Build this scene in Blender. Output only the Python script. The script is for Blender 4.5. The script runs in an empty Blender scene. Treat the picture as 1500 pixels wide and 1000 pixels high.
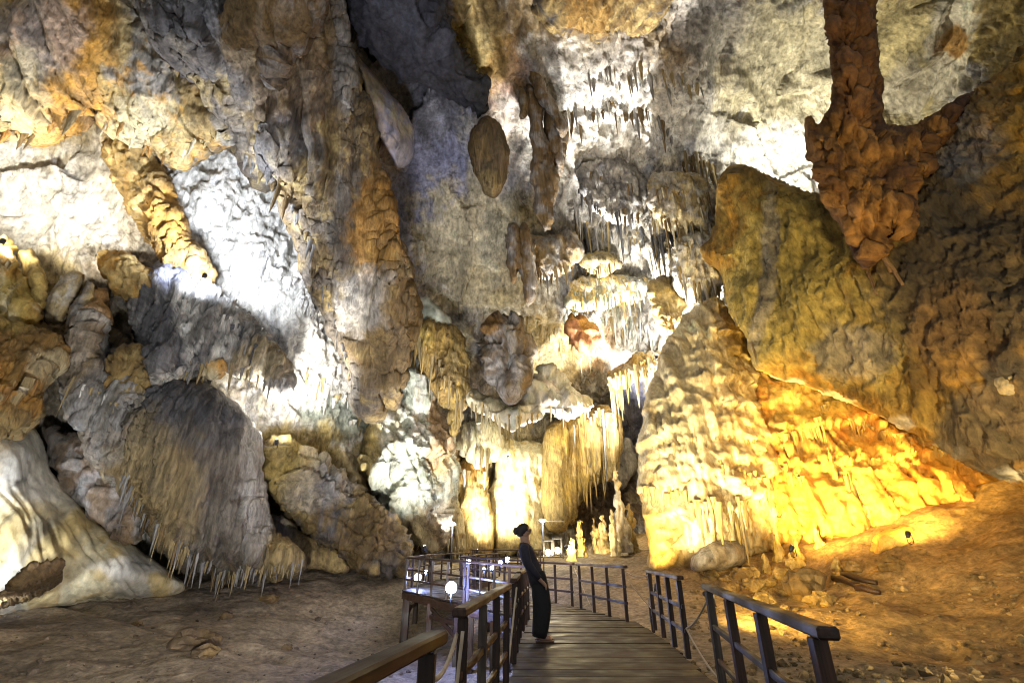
import bpy, bmesh, math, random
import numpy as np
from mathutils import Vector, Matrix
from mathutils.bvhtree import BVHTree

# ------------------------------------------------------------------ camera, world, exposure
sc = bpy.context.scene
C = sc.collection
R = math.radians
PITCH = R(24.3); FPX = 687.5; CAMZ = 1.25
cam = bpy.data.cameras.new('camera'); camo = bpy.data.objects.new('camera', cam); C.objects.link(camo)
camo.location = (0, 0, CAMZ); camo.rotation_euler = (R(90) + PITCH, 0, 0)
cam.sensor_width = 36; cam.lens = FPX * 36 / 1500; cam.clip_start = .05; cam.clip_end = 500
sc.camera = camo
w = bpy.data.worlds.new('World'); sc.world = w; w.use_nodes = True
bg = w.node_tree.nodes['Background']
bg.inputs[0].default_value = (.96, .97, 1.0, 1); bg.inputs[1].default_value = .22   # even fill light, added through the open side behind the viewer
sc.view_settings.view_transform = 'Standard'; sc.view_settings.look = 'None'
sc.view_settings.exposure = 1.15; sc.view_settings.gamma = 1.0
sc.cycles.use_denoising = True; sc.cycles.max_bounces = 6; sc.cycles.diffuse_bounces = 4
sc.cycles.sample_clamp_indirect = 5; sc.cycles.filter_width = 1.0

random.seed(4); rng = np.random.default_rng(4)
cP, sP = math.cos(PITCH), math.sin(PITCH)
def rays(u, v):
    cx = (np.asarray(u, float) - 750) / FPX; cy = (500 - np.asarray(v, float)) / FPX
    return np.stack([cx, cP - cy * sP, sP + cy * cP], -1)
def at(u, v, Y):
    d = rays(u, v); t = np.asarray(Y, float) / d[..., 1]
    return d * t[..., None] + np.array([0, 0, CAMZ])
def atv(u, v, Y): return Vector(at(u, v, Y))

# ------------------------------------------------------------------ noise
def _h(x, y, z, s):
    n = (x * 374761393 + y * 668265263 + z * 1442695041 + s * 974634777) & 0xFFFFFFFF
    n = ((n ^ (n >> 13)) * 1274126177) & 0xFFFFFFFF
    n = (n ^ (n >> 16)) & 0xFFFFFFFF
    return n.astype(np.float64) / 4294967295.0
def noise(p, s=0):
    i = np.floor(p).astype(np.int64); f = p - i; f = f * f * f * (f * (f * 6 - 15) + 10)
    x, y, z = i[:, 0], i[:, 1], i[:, 2]; fx, fy, fz = f[:, 0], f[:, 1], f[:, 2]
    def l(a, b, t): return a + (b - a) * t
    a = l(l(_h(x, y, z, s), _h(x + 1, y, z, s), fx), l(_h(x, y + 1, z, s), _h(x + 1, y + 1, z, s), fx), fy)
    b = l(l(_h(x, y, z + 1, s), _h(x + 1, y, z + 1, s), fx), l(_h(x, y + 1, z + 1, s), _h(x + 1, y + 1, z + 1, s), fx), fy)
    return l(a, b, fz) * 2 - 1
_RM = np.array([[.36, .48, -.8], [-.8, .6, 0], [.48, .64, .6]])
def fbm(p, f=1., o=4, s=0, g=.5):
    q = p * f; a = 1.; t = 0; n = 0
    for k in range(o):
        t = t + a * noise(q, s + k); n += a; q = (q @ _RM) * 2.03 + 3.7; a *= g
    return t / n
def ridged(p, f=1., o=3, s=0):
    q = p * f; a = 1.; t = 0; n = 0
    for k in range(o):
        t = t + a * (1 - 2 * np.abs(noise(q, s + k))); n += a; q = (q @ _RM) * 2.1 + 1.3; a *= .5
    return t / n
def worley(p, s=0):
    i = np.floor(p).astype(np.int64); best = np.full(len(p), 9.); idn = np.zeros(len(p)); off = np.zeros_like(p)
    for dx in (-1, 0, 1):
        for dy in (-1, 0, 1):
            for dz in (-1, 0, 1):
                c = i + np.array([dx, dy, dz])
                j = np.stack([_h(c[:, 0], c[:, 1], c[:, 2], s + k) for k in range(3)], -1)
                d = p - (c + .15 + .7 * j); q = (d * d).sum(1); m = q < best
                best = np.where(m, q, best); idn = np.where(m, j[:, 0], idn); off[m] = d[m]
    return np.sqrt(best), idn, off
def sstep(a, b, x):
    t = np.clip((x - a) / (b - a), 0, 1); return t * t * (3 - 2 * t)

# displacement recipes: f(P) -> metres along the normal
_ZS = np.array([1., .55, .30])
def D_rough(a=.4, f=.5, s=0):
    """drip-worn limestone: ridges drawn out downwards, crisp crests"""
    return lambda P: a * (.8 * fbm(P * np.array([1, .7, .5]), f, 3, s, .5) + .85 * ridged(P * _ZS + .22 * fbm(P, 1.2, 3, s + 5)[:, None], f * 2.8, 5, s + 9) + .38 * ridged(P * _ZS, f * 10, 3, s + 19))
def D_smooth(a=.4, f=.3, s=0): return lambda P: a * fbm(P, f, 3, s, .4) + .03 * fbm(P, 3, 3, s + 3)
def D_facet(a=.5, f=.5, s=0):
    def g(P):
        q = P * f + .35 * np.stack([fbm(P, f, 2, s + k) for k in range(3)], -1)
        d, i, o = worley(q, s); k = i * 6.28
        return a * (o[:, 0] * np.cos(k) + o[:, 2] * np.sin(k) + .6 * (i - .5)) + .25 * a * fbm(P, f * 4, 4, s)
    return g
def D_flute(a=.15, f=2.5, tx=1., ty=0., sl=0., s=0, st=.12):
    def g(P, f=f * 1.9, st=st * .6):
        q = P[:, 0] * tx + P[:, 1] * ty + sl * P[:, 2]
        wv = .30 * fbm(P, .6, 3, s)
        p = np.stack([(q + wv) * f, P[:, 2] * f * st, P[:, 1] * .03 * f], -1)
        br = .55 + .45 * fbm(P, .5, 2, s + 7)
        return 2.7 * a * br * (np.sqrt(np.abs(noise(p, s))) * 1.5 - .6 + .55 * np.sqrt(np.abs(noise(p * np.array([2.6, 1.9, 2.6]), s + 2))))
    return g
def D_nod(a=.25, f=1.6, s=0, zs=.55):
    def g(P):
        sc_ = np.array([f, f, f * zs]); q = P * sc_ + .3 * np.stack([fbm(P, f, 2, s + k) for k in range(3)], -1)
        d, i, o = worley(q, s); d2, _, _ = worley(q * 2.2 + 5, s + 5)
        return a * np.sqrt(np.clip(.6 - d * d, 0, 1)) * (.5 + 1. * i) + .4 * a * np.sqrt(np.clip(.6 - d2 * d2, 0, 1)) - .75 * a
    return g
def D_scale(a=.3, w_=1.2, h_=.9, tx=1., ty=0., s=0, fl=5.):
    """flowstone: overlapping rounded lips, each with a comb of drips below"""
    def g(P):
        q = P[:, 0] * tx + P[:, 1] * ty
        out = np.zeros(len(P))
        for k, (m, amp) in enumerate(((1., 1.), (.45, .42))):
            wp = .8 * fbm(P, .45 / m, 4, s + k)
            p = np.stack([q / (w_ * m) + wp, P[:, 2] / (h_ * m) + .5 * wp, np.zeros(len(P)) + .5 + k], -1)
            p[:, 2] = .5
            d, i, o = worley(p, s + 3 * k)
            lip = sstep(.55, -.55, o[:, 1] + 1.3 * o[:, 0] ** 2) * sstep(.15, .6, i)
            out += amp * lip * (.35 + .9 * i)
        pf = np.stack([(q + .08 * fbm(P, 1, 2, s)) * fl, P[:, 2] * .35, P[:, 1] * 0 + .5], -1)
        comb = np.sqrt(np.abs(noise(pf, s + 8))) * 1.6 - .7
        msk = .25 + .75 * sstep(-.2, .15, fbm(P, .4, 2, s + 4))
        return a * .8 * (out - .5) + a * 1.1 * comb * msk + .25 * a * ridged(P, 2.2, 3, s + 6)
    return g
def D_sum(*fs): return lambda P: sum(f(P) for f in fs)

# ------------------------------------------------------------------ colours (reflectance)
WH = (.63, .61, .56); CR = (.60, .54, .37); GY = (.27, .26, .245); DG = (.10, .10, .108); BG = (.22, .23, .32); TN = (.37, .285, .14)
BR = (.185, .125, .055); OR = (.40, .22, .065); YE = (.46, .35, .13); MU = (.17, .12, .075); GO = (.44, .31, .11); GN = (.30, .33, .27); PK = (.46, .39, .345)
def colours(P, uv, base, alt, zones, s, st=(.9, .4, 0)):
    n1 = fbm(P, .55, 5, s + 50, .6)[:, None]; n2 = fbm(P, 1.7, 4, s + 60, .6)[:, None]
    c = np.array(base)[None] * np.ones((len(P), 1))
    for k, a in enumerate(alt):
        t = sstep(.02, .3, (n1 if k % 2 == 0 else n2) * (1 if k < 2 else -1))
        c = c * (1 - t * .8) + np.array(a)[None] * t * .8
    q = P[:, 0] * st[0] + P[:, 1] * st[1] + st[2] * P[:, 2] + .25 * n1[:, 0]
    ns = fbm(np.stack([q * 1.9, P[:, 2] * .10, P[:, 1] * .12], -1), 1, 4, s + 90, .65)[:, None]
    if alt:
        t = sstep(.08, .3, ns) * .75; c = c * (1 - t) + np.array(alt[-1])[None] * t
        t = sstep(.12, .34, -ns) * .6; c = c * (1 - t) + np.array(alt[0])[None] * t
    for (zu, zv, ru, rv, col, wt) in zones:
        d = np.sqrt(((uv[:, 0] - zu) / ru) ** 2 + ((uv[:, 1] - zv) / rv) ** 2)
        t = (sstep(1.25, .75, d + .45 * n1[:, 0] + .45 * n2[:, 0]) * wt)[:, None]
        c = c * (1 - t) + np.array(col)[None] * t
    g_ = c.mean(1, keepdims=True); c = g_ + (c - g_) * 1.18
    return np.clip(c * (1 + .35 * n2) * (1 + .6 * ns), .012, .75)

# ------------------------------------------------------------------ materials
def mat_rock(name, fine=6., streak=0., bump=.35, rough=.8, dark=.55, bd=.06, crack=0.):
    bump = min(1, bump * 1.6); bd *= 1.5; dark *= .75
    m = bpy.data.materials.new(name); m.use_nodes = True; nt = m.node_tree; N = nt.nodes; L = nt.links
    b = N['Principled BSDF']; b.inputs['Roughness'].default_value = rough; b.inputs['Specular IOR Level'].default_value = .35
    at_ = N.new('ShaderNodeAttribute'); at_.attribute_name = 'Col'
    geo = N.new('ShaderNodeNewGeometry')
    mp = N.new('ShaderNodeMapping'); L.new(geo.outputs['Position'], mp.inputs['Vector'])
    mp.inputs['Scale'].default_value = (1, 1, streak or .5)
    n1 = N.new('ShaderNodeTexNoise'); n1.inputs['Scale'].default_value = fine; n1.inputs['Detail'].default_value = 8; n1.inputs['Roughness'].default_value = .68
    n2 = N.new('ShaderNodeTexNoise'); n2.inputs['Scale'].default_value = fine * .28; n2.inputs['Detail'].default_value = 6; n2.inputs['Roughness'].default_value = .6; n2.inputs['Distortion'].default_value = .6
    L.new(mp.outputs[0], n1.inputs['Vector']); L.new(mp.outputs[0], n2.inputs['Vector'])
    r1 = N.new('ShaderNodeMapRange'); r1.inputs[1].default_value = .32; r1.inputs[2].default_value = .68; r1.inputs[3].default_value = dark; r1.inputs[4].default_value = 1.25
    r2 = N.new('ShaderNodeMapRange'); r2.inputs[1].default_value = .35; r2.inputs[2].default_value = .65; r2.inputs[3].default_value = .72; r2.inputs[4].default_value = 1.18
    L.new(n1.outputs[0], r1.inputs[0]); L.new(n2.outputs[0], r2.inputs[0])
    mu = N.new('ShaderNodeMath'); mu.operation = 'MULTIPLY'; L.new(r1.outputs[0], mu.inputs[0]); L.new(r2.outputs[0], mu.inputs[1])
    vm = N.new('ShaderNodeVectorMath'); vm.operation = 'SCALE'; L.new(at_.outputs['Color'], vm.inputs[0]); L.new(mu.outputs[0], vm.inputs['Scale'])
    L.new(vm.outputs[0], b.inputs['Base Color'])
    n3 = N.new('ShaderNodeTexNoise'); n3.noise_type = 'RIDGED_MULTIFRACTAL'; n3.inputs['Scale'].default_value = fine * .3; n3.inputs['Detail'].default_value = 9; n3.inputs['Roughness'].default_value = .62; n3.inputs['Lacunarity'].default_value = 2.1; n3.inputs['Distortion'].default_value = .35
    L.new(mp.outputs[0], n3.inputs['Vector'])
    r3 = N.new('ShaderNodeMapRange'); r3.inputs[1].default_value = .15; r3.inputs[2].default_value = .9; r3.inputs[3].default_value = 1.12; r3.inputs[4].default_value = .72; L.new(n3.outputs[0], r3.inputs[0])
    m3 = N.new('ShaderNodeMath'); m3.operation = 'MULTIPLY'; L.new(mu.outputs[0], m3.inputs[0]); L.new(r3.outputs[0], m3.inputs[1])
    fac = m3
    if crack:
        nv = N.new('ShaderNodeTexNoise'); nv.inputs['Scale'].default_value = .8; nv.inputs['Detail'].default_value = 5; L.new(geo.outputs['Position'], nv.inputs['Vector'])
        va = N.new('ShaderNodeVectorMath'); va.operation = 'MULTIPLY_ADD'; va.inputs[1].default_value = (1.6, 1.6, 1.6); L.new(nv.outputs['Color'], va.inputs[0]); L.new(geo.outputs['Position'], va.inputs[2])
        vo = N.new('ShaderNodeTexVoronoi'); vo.feature = 'DISTANCE_TO_EDGE'; vo.inputs['Scale'].default_value = crack; L.new(va.outputs[0], vo.inputs['Vector'])
        rc = N.new('ShaderNodeMapRange'); rc.inputs[1].default_value = .0; rc.inputs[2].default_value = .035; rc.inputs[3].default_value = .5; rc.inputs[4].default_value = 1.; L.new(vo.outputs['Distance'], rc.inputs[0])
        # a crack only here and there
        rk = N.new('ShaderNodeMapRange'); rk.inputs[1].default_value = .40; rk.inputs[2].default_value = .47; L.new(n2.outputs[0], rk.inputs[0])
        mx = N.new('ShaderNodeMath'); mx.operation = 'MAXIMUM'; L.new(rc.outputs[0], mx.inputs[0]); L.new(rk.outputs[0], mx.inputs[1])
        m4 = N.new('ShaderNodeMath'); m4.operation = 'MULTIPLY'; L.new(m3.outputs[0], m4.inputs[0]); L.new(mx.outputs[0], m4.inputs[1]); fac = m4
    L.new(fac.outputs[0], vm.inputs['Scale'])
    bp0 = N.new('ShaderNodeBump'); bp0.invert = True; bp0.inputs['Strength'].default_value = min(1, bump); bp0.inputs['Distance'].default_value = bd * .9; L.new(n3.outputs[0], bp0.inputs['Height'])
    bp = N.new('ShaderNodeBump'); bp.inputs['Strength'].default_value = bump; bp.inputs['Distance'].default_value = bd; L.new(bp0.outputs[0], bp.inputs['Normal'])
    ad = N.new('ShaderNodeMath'); ad.operation = 'ADD'; L.new(n1.outputs[0], ad.inputs[0]); L.new(n2.outputs[0], ad.inputs[1])
    L.new(ad.outputs[0], bp.inputs['Height']); L.new(bp.outputs[0], b.inputs['Normal'])
    return m
def mat_wood(name, c1, c2, rough=.6):
    m = bpy.data.materials.new(name); m.use_nodes = True; nt = m.node_tree; N = nt.nodes; L = nt.links; b = N['Principled BSDF']
    tc = N.new('ShaderNodeTexCoord'); mp = N.new('ShaderNodeMapping'); L.new(tc.outputs['Object'], mp.inputs[0]); mp.inputs['Scale'].default_value = (1.2, 16, 16)
    oi = N.new('ShaderNodeObjectInfo'); L.new(oi.outputs['Random'], mp.inputs['Location'])
    n = N.new('ShaderNodeTexNoise'); n.inputs['Scale'].default_value = 2.2; n.inputs['Detail'].default_value = 7; L.new(mp.outputs[0], n.inputs['Vector'])
    geo = N.new('ShaderNodeNewGeometry'); n2 = N.new('ShaderNodeTexNoise'); n2.inputs['Scale'].default_value = 3.; n2.inputs['Detail'].default_value = 5; L.new(geo.outputs['Position'], n2.inputs['Vector'])
    cr = N.new('ShaderNodeValToRGB'); cr.color_ramp.elements[0].position = .35; cr.color_ramp.elements[1].position = .68
    cr.color_ramp.elements[0].color = (*c1, 1); cr.color_ramp.elements[1].color = (*c2, 1)
    L.new(n.outputs[0], cr.inputs[0])
    r = N.new('ShaderNodeMapRange'); r.inputs[3].default_value = .65; r.inputs[4].default_value = 1.35; L.new(oi.outputs['Random'], r.inputs[0])
    r2 = N.new('ShaderNodeMapRange'); r2.inputs[1].default_value = .35; r2.inputs[2].default_value = .7; r2.inputs[3].default_value = .6; r2.inputs[4].default_value = 1.4; L.new(n2.outputs[0], r2.inputs[0])
    mu = N.new('ShaderNodeMath'); mu.operation = 'MULTIPLY'; L.new(r.outputs[0], mu.inputs[0]); L.new(r2.outputs[0], mu.inputs[1])
    vm = N.new('ShaderNodeVectorMath'); vm.operation = 'SCALE'; L.new(cr.outputs[0], vm.inputs[0]); L.new(mu.outputs[0], vm.inputs['Scale']); L.new(vm.outputs[0], b.inputs['Base Color'])
    rr = N.new('ShaderNodeMapRange'); rr.inputs[1].default_value = .3; rr.inputs[2].default_value = .7; rr.inputs[3].default_value = rough - .25; rr.inputs[4].default_value = rough + .2; L.new(n2.outputs[0], rr.inputs[0]); L.new(rr.outputs[0], b.inputs['Roughness'])
    bp = N.new('ShaderNodeBump'); bp.inputs['Strength'].default_value = .4; bp.inputs['Distance'].default_value = .01; L.new(n.outputs[0], bp.inputs['Height']); L.new(bp.outputs[0], b.inputs['Normal'])
    return m
def mat_plain(name, col, rough=.6, metal=0., var=.3, sc_=14.):
    m = bpy.data.materials.new(name); m.use_nodes = True; nt = m.node_tree; N = nt.nodes; L = nt.links; b = N['Principled BSDF']
    b.inputs['Roughness'].default_value = rough; b.inputs['Metallic'].default_value = metal
    tc = N.new('ShaderNodeTexCoord'); n = N.new('ShaderNodeTexNoise'); n.inputs['Scale'].default_value = sc_; n.inputs['Detail'].default_value = 5; L.new(tc.outputs['Object'], n.inputs['Vector'])
    r = N.new('ShaderNodeMapRange'); r.inputs[3].default_value = 1 - var; r.inputs[4].default_value = 1 + var; L.new(n.outputs[0], r.inputs[0])
    vm = N.new('ShaderNodeVectorMath'); vm.operation = 'SCALE'; vm.inputs[0].default_value = col; L.new(r.outputs[0], vm.inputs['Scale']); L.new(vm.outputs[0], b.inputs['Base Color'])
    return m
def mat_emit(name, col, st):
    m = bpy.data.materials.new(name); m.use_nodes = True; N = m.node_tree.nodes; b = N['Principled BSDF']
    b.inputs['Base Color'].default_value = (.8, .8, .8, 1); b.inputs['Emission Color'].default_value = (*col, 1); b.inputs['Emission Strength'].default_value = st
    return m
ROCK = mat_rock('limestone', 5, 0, .5, crack=.5)
CRYS = mat_rock('rough_calcite', 4.5, 0, .8, .75, .5, .1, .45)
FLUT = mat_rock('fluted_limestone', 8, .16, .65, .75, .5, .09)
FLOW = mat_rock('flowstone', 7, .5, .4, .55, .7, .05)
SMOO = mat_rock('smooth_limestone', 3.5, 0, .3, .65, .8, .05, .35)
SOIL = mat_rock('cave_soil', 7, 0, .7, .95, .6, .05)
WOOD = mat_wood('dark_timber', (.018, .008, .004), (.068, .031, .016))
PLNK = mat_wood('worn_plank', (.016, .010, .006), (.055, .037, .024), .68)
GREYW = mat_wood('grey_timber', (.05, .038, .03), (.13, .10, .075))
ROPE = mat_plain('pale_rope', (.50, .42, .30), .9)
METAL = mat_plain('lamp_metal', (.05, .05, .055), .45, .6)
STEEL = mat_plain('galvanised_pole', (.16, .16, .17), .4, .6)
BULB_C = mat_emit('cold_lamp_glass', (.72, .80, 1.0), 60)
BULB_B = mat_emit('blue_white_lamp_glass', (.55, .66, 1.0), 160)
BULB_W = mat_emit('warm_lamp_glass', (1.0, .80, .45), 40)

# ------------------------------------------------------------------ object helpers
def tag(o, label=None, cat=None, group=None, kind=None):
    if label: o['label'] = label
    if cat: o['category'] = cat
    if group: o['group'] = group
    if kind: o['kind'] = kind
    return o
def link(name, me, mat, parent=None, loc=(0, 0, 0)):
    o = bpy.data.objects.new(name, me); C.objects.link(o); o.location = loc
    if parent is not None: o.parent = parent
    if mat is not None and not me.materials: me.materials.append(mat)
    return o
def empty(name, loc, rz=0):
    o = bpy.data.objects.new(name, None); C.objects.link(o); o.location = loc; o.rotation_euler = (0, 0, rz); o.empty_display_size = .1; return o
BV = []          # everything that rays may hit when a hanging piece looks for its root
def mesh_np(name, V, Fq, col=None, smooth=True):
    me = bpy.data.meshes.new(name)
    Fq = np.asarray(Fq, dtype=np.int32); k = Fq.shape[1]
    me.vertices.add(len(V)); me.vertices.foreach_set('co', np.ascontiguousarray(V, dtype=np.float32).ravel())
    me.loops.add(Fq.size); me.loops.foreach_set('vertex_index', Fq.ravel())
    me.polygons.add(len(Fq)); me.polygons.foreach_set('loop_start', np.arange(0, Fq.size, k, dtype=np.int32))
    me.polygons.foreach_set('use_smooth', np.full(len(Fq), smooth))
    me.update(calc_edges=True)
    if col is not None:
        a = me.color_attributes.new('Col', 'FLOAT_COLOR', 'POINT')
        a.data.foreach_set('color', np.concatenate([col, np.ones((len(col), 1))], 1).astype(np.float32).ravel())
    return me
def vnormals(V, Fq):
    n = np.cross(V[Fq[:, 2]] - V[Fq[:, 0]], V[Fq[:, 3]] - V[Fq[:, 1]]); o = np.zeros_like(V)
    for k in range(4):
        for a in range(3): o[:, a] += np.bincount(Fq[:, k], n[:, a], len(V))
    return o / (np.linalg.norm(o, axis=1, keepdims=True) + 1e-9)
def rbf(pts):
    p = np.array(pts, float); xy = p[:, :2] / 300; z = np.log(p[:, 2])
    d = np.linalg.norm(xy[:, None] - xy[None], axis=-1); n = len(p)
    A = np.zeros((n + 3, n + 3)); A[:n, :n] = d; A[:n, n] = 1; A[:n, n + 1:] = xy; A[n, :n] = 1; A[n + 1:, :n] = xy.T
    c = np.linalg.lstsq(A, np.concatenate([z, [0, 0, 0]]), rcond=None)[0]
    def f(u, v):
        q = np.stack([u, v], -1) / 300; out = np.zeros(len(q))
        for k in range(n): out += c[k] * np.linalg.norm(q - xy[k], axis=1)
        return np.exp(out + c[n] + q @ c[n + 1:])
    return f
def poly_dist(u, v, poly):
    p = np.array(poly, float); q = np.roll(p, -1, 0); best = np.full(len(u), 1e9); nx = u.copy(); ny = v.copy(); ins = np.zeros(len(u), bool)
    for (ax, ay), (bx, by) in zip(p, q):
        dx, dy = bx - ax, by - ay; t = np.clip(((u - ax) * dx + (v - ay) * dy) / (dx * dx + dy * dy + 1e-9), 0, 1)
        x, y = ax + t * dx, ay + t * dy; d = np.hypot(u - x, v - y); m = d < best
        best = np.where(m, d, best); nx = np.where(m, x, nx); ny = np.where(m, y, ny)
        c = ((ay > v) != (by > v)); ins ^= c & (u < (bx - ax) * (v - ay) / (by - ay + 1e-12) + ax)
    return np.where(ins, best, -best), nx, ny
def chaikin(poly, it=1):
    p = np.array(poly, float)
    for _ in range(it):
        q = np.roll(p, -1, 0); p = np.stack([.78 * p + .22 * q, .22 * p + .78 * q], 1).reshape(-1, 2)
    return p
def mass(name, poly, Y, bulge, back, w_, disp, base, alt=(), zones=(), mat=None, step=2.7, jag=13., label=None, cat='rock formation', group=None, s=0, expo=.5, parent=None, ef=.45, st=(.9, .4, 0)):
    """a closed body of rock: outline seen from the boardwalk, its own distance, a bulging front and a back that reaches into the wall"""
    poly = chaikin(poly, 2)
    u0, v0 = poly.min(0) - 2 * step; u1, v1 = poly.max(0) + 2 * step
    gu = np.arange(u0, u1 + step, step); gv = np.arange(v0, v1 + step, step); nu, nv = len(gu), len(gv)
    U, Vv = np.meshgrid(gu, gv); U = U.ravel(); Vv = Vv.ravel()
    z0 = np.zeros(len(U)); pj = np.stack([U / 38, Vv / 38, z0 + s * 1.7], -1)
    ju = jag * fbm(pj, 1, 4, s + 70, .6); jv = jag * fbm(pj + 40, 1, 4, s + 80, .6)     # ragged outline
    d, nx, ny = poly_dist(U + ju, Vv + jv, poly)
    out = d < 0
    Uc = np.where(out, nx - ju, U); Vc = np.where(out, ny - jv, Vv); dd = np.clip(d, 0, None)
    prof = (1 - (1 - np.clip(dd / w_, 0, 1)) ** 2) ** expo
    Yb = np.full(len(U), float(Y)) if np.isscalar(Y) else rbf(Y)(Uc, Vc)
    Yf = Yb - bulge * prof; Yk = Yb + back * np.minimum(1, prof * 1.6)
    idx = np.arange(nu * nv).reshape(nv, nu)
    Q = np.stack([idx[:-1, :-1], idx[1:, :-1], idx[1:, 1:], idx[:-1, 1:]], -1).reshape(-1, 4)
    keep = (d[Q] > 0).any(1); Q = Q[keep]
    PF = at(Uc, Vc, Yf); PK_ = at(Uc, Vc, Yk)
    edge = np.ones(len(U), bool); edge[:] = False
    cnt = np.bincount(Q.ravel(), minlength=len(U)); used = cnt > 0
    ec = {}
    e = np.concatenate([Q[:, [0, 1]], Q[:, [1, 2]], Q[:, [2, 3]], Q[:, [3, 0]]]); es = np.sort(e, 1); key = es[:, 0] * len(U) + es[:, 1]
    uq, inv, ct = np.unique(key, return_inverse=True, return_counts=True); be = es[ct[inv] == 1]; edge[be.ravel()] = True
    n = len(U); remap_b = np.where(edge, np.arange(n), np.arange(n) + n)
    PF[edge] = .5 * (PF[edge] + PK_[edge])
    V = np.concatenate([PF, PK_]); Fq = np.concatenate([Q, remap_b[Q[:, ::-1]]])
    usedall = np.unique(Fq); rm = np.full(2 * n, -1); rm[usedall] = np.arange(len(usedall)); V = V[usedall]; Fq = rm[Fq]
    uv = np.concatenate([np.stack([Uc, Vc], -1)] * 2)[usedall]
    N_ = vnormals(V, Fq)
    V = V + N_ * (disp(V) * (ef + (1 - ef) * np.clip(np.concatenate([dd, dd])[usedall] / 16, 0, 1)))[:, None]
    col = colours(V, uv, base, alt, zones, s, st)
    base_pt = Vector((V[:, 0].mean(), V[:, 1].mean(), V[:, 2].min()))
    BV.append(BVHTree.FromPolygons([tuple(x) for x in V[:: 1]], Fq.tolist())) if False else None
    me = mesh_np(name, V - np.array(base_pt), Fq, col)
    if parent is not None:
        o = link(name, me, mat, parent, base_pt - parent.location)
    else:
        o = link(name, me, mat, None, base_pt)
        if label: tag(o, label, cat, group)
    o['_n'] = 0; del o['_n']
    HITS[name + str(len(HITS))] = (V, Fq, o)
    return o
HITS = {}
_bvh = {}
def hit_on(o, u, v):
    """first point of that body met by the ray through (u, v)"""
    if o.name not in _bvh:
        for V, Fq, ob in HITS.values():
            if ob == o: _bvh[o.name] = BVHTree.FromPolygons(V.tolist(), Fq.tolist())
    r = Vector(rays(u, v)).normalized(); h = _bvh[o.name].ray_cast(Vector((0, 0, CAMZ)), r)
    return h[0]
def stal_mesh(k, col, flat=1.):
    """one hanging drip: tapering, knobbly, unit length downwards, unit radius"""
    n, m = 9, 9; r_ = random.Random(k); V = []; F = []
    for i in range(m):
        t = i / (m - 1); rr = (1 - t) ** .75 * (1 + .18 * math.sin(t * 17 + k)) * (1 + r_.uniform(-.12, .12)) + .05
        ox, oy = .25 * math.sin(t * 3 + k) * t, .2 * math.cos(t * 2.3 + k * 2) * t
        for j in range(n):
            a = 2 * math.pi * j / n; q = rr * (1 + .15 * math.sin(3 * a + k) + r_.uniform(-.06, .06))
            V.append((q * math.cos(a) + ox, q * math.sin(a) * flat + oy, -t))
    for i in range(m - 1):
        for j in range(n):
            a = i * n + j; b = i * n + (j + 1) % n; F.append((a, a + n, b + n, b))
    V = np.array(V); c = np.ones((len(V), 1)) * np.array(col)[None] * (1 + .25 * rng.standard_normal((len(V), 1)) * .5)
    return mesh_np('stalactite', V, F, np.clip(c, .02, .8))
_sm = {}
def smesh(col, k, flat=1.):
    key = (col, k % 4, flat)
    if key not in _sm: _sm[key] = stal_mesh(k % 4 + hash(col) % 7 * 0, col, flat); _sm[key].materials.append(FLUT)
    return _sm[key]
def fringe(parent, line, n, L, r, cols, flat=1., up=6, name='stalactite', jit=6):
    p = np.array(line, float); seg = np.hypot(*np.diff(p, axis=0).T); cum = np.concatenate([[0], np.cumsum(seg)])
    made = 0
    for i in range(n):
        t = (i + .5 + random.uniform(-.45, .45)) / n * cum[-1]; u = np.interp(t, cum, p[:, 0]); v = np.interp(t, cum, p[:, 1]) - up + random.uniform(-jit, jit)
        h = hit_on(parent, u, v)
        if h is None: continue
        le = random.uniform(*L) * random.choice((1.3, 1.1, .8, .5)); ra = random.uniform(*r) * random.uniform(.5, .9)
        o = link(name, smesh(random.choice(cols), random.randrange(4), flat), None, parent)
        h = h + Vector(rays(u, v)).normalized() * ra * .4
        o.location = h + Vector((0, 0, le * .18)) - parent.location; o.scale = (ra, ra, le * 1.18); o.rotation_euler = (random.uniform(-.05, .05), random.uniform(-.05, .05), random.uniform(0, 6.28)) if flat == 1. else (0, 0, random.uniform(-.5, .5))
        made += 1
    return made
def box_me(name, sx, sy, sz, bev=.006):
    bm = bmesh.new(); bmesh.ops.create_cube(bm, size=1)
    for v in bm.verts: v.co = Vector((v.co.x * sx, v.co.y * sy, v.co.z * sz))
    if bev: bmesh.ops.bevel(bm, geom=bm.edges[:], offset=bev, segments=1, affect='EDGES')
    me = bpy.data.meshes.new(name); bm.to_mesh(me); bm.free(); return me
def beam(name, a, b, wd, ht, mat, parent=None, bev=.006):
    """squared timber from a to b"""
    a = Vector(a); b = Vector(b); d = b - a; x = d.normalized()
    ref = Vector((0, 0, 1)) if abs(x.z) < .95 else Vector((0, 1, 0))
    y = ref.cross(x).normalized(); z = x.cross(y)
    me = box_me(name, d.length, wd, ht, bev)
    o = link(name, me, mat, parent)
    M = Matrix((x, y, z)).transposed().to_4x4(); M.translation = (a + b) / 2
    if parent is not None: M = Matrix.Translation(-parent.location) @ M
    o.matrix_basis = M
    return o
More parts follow.
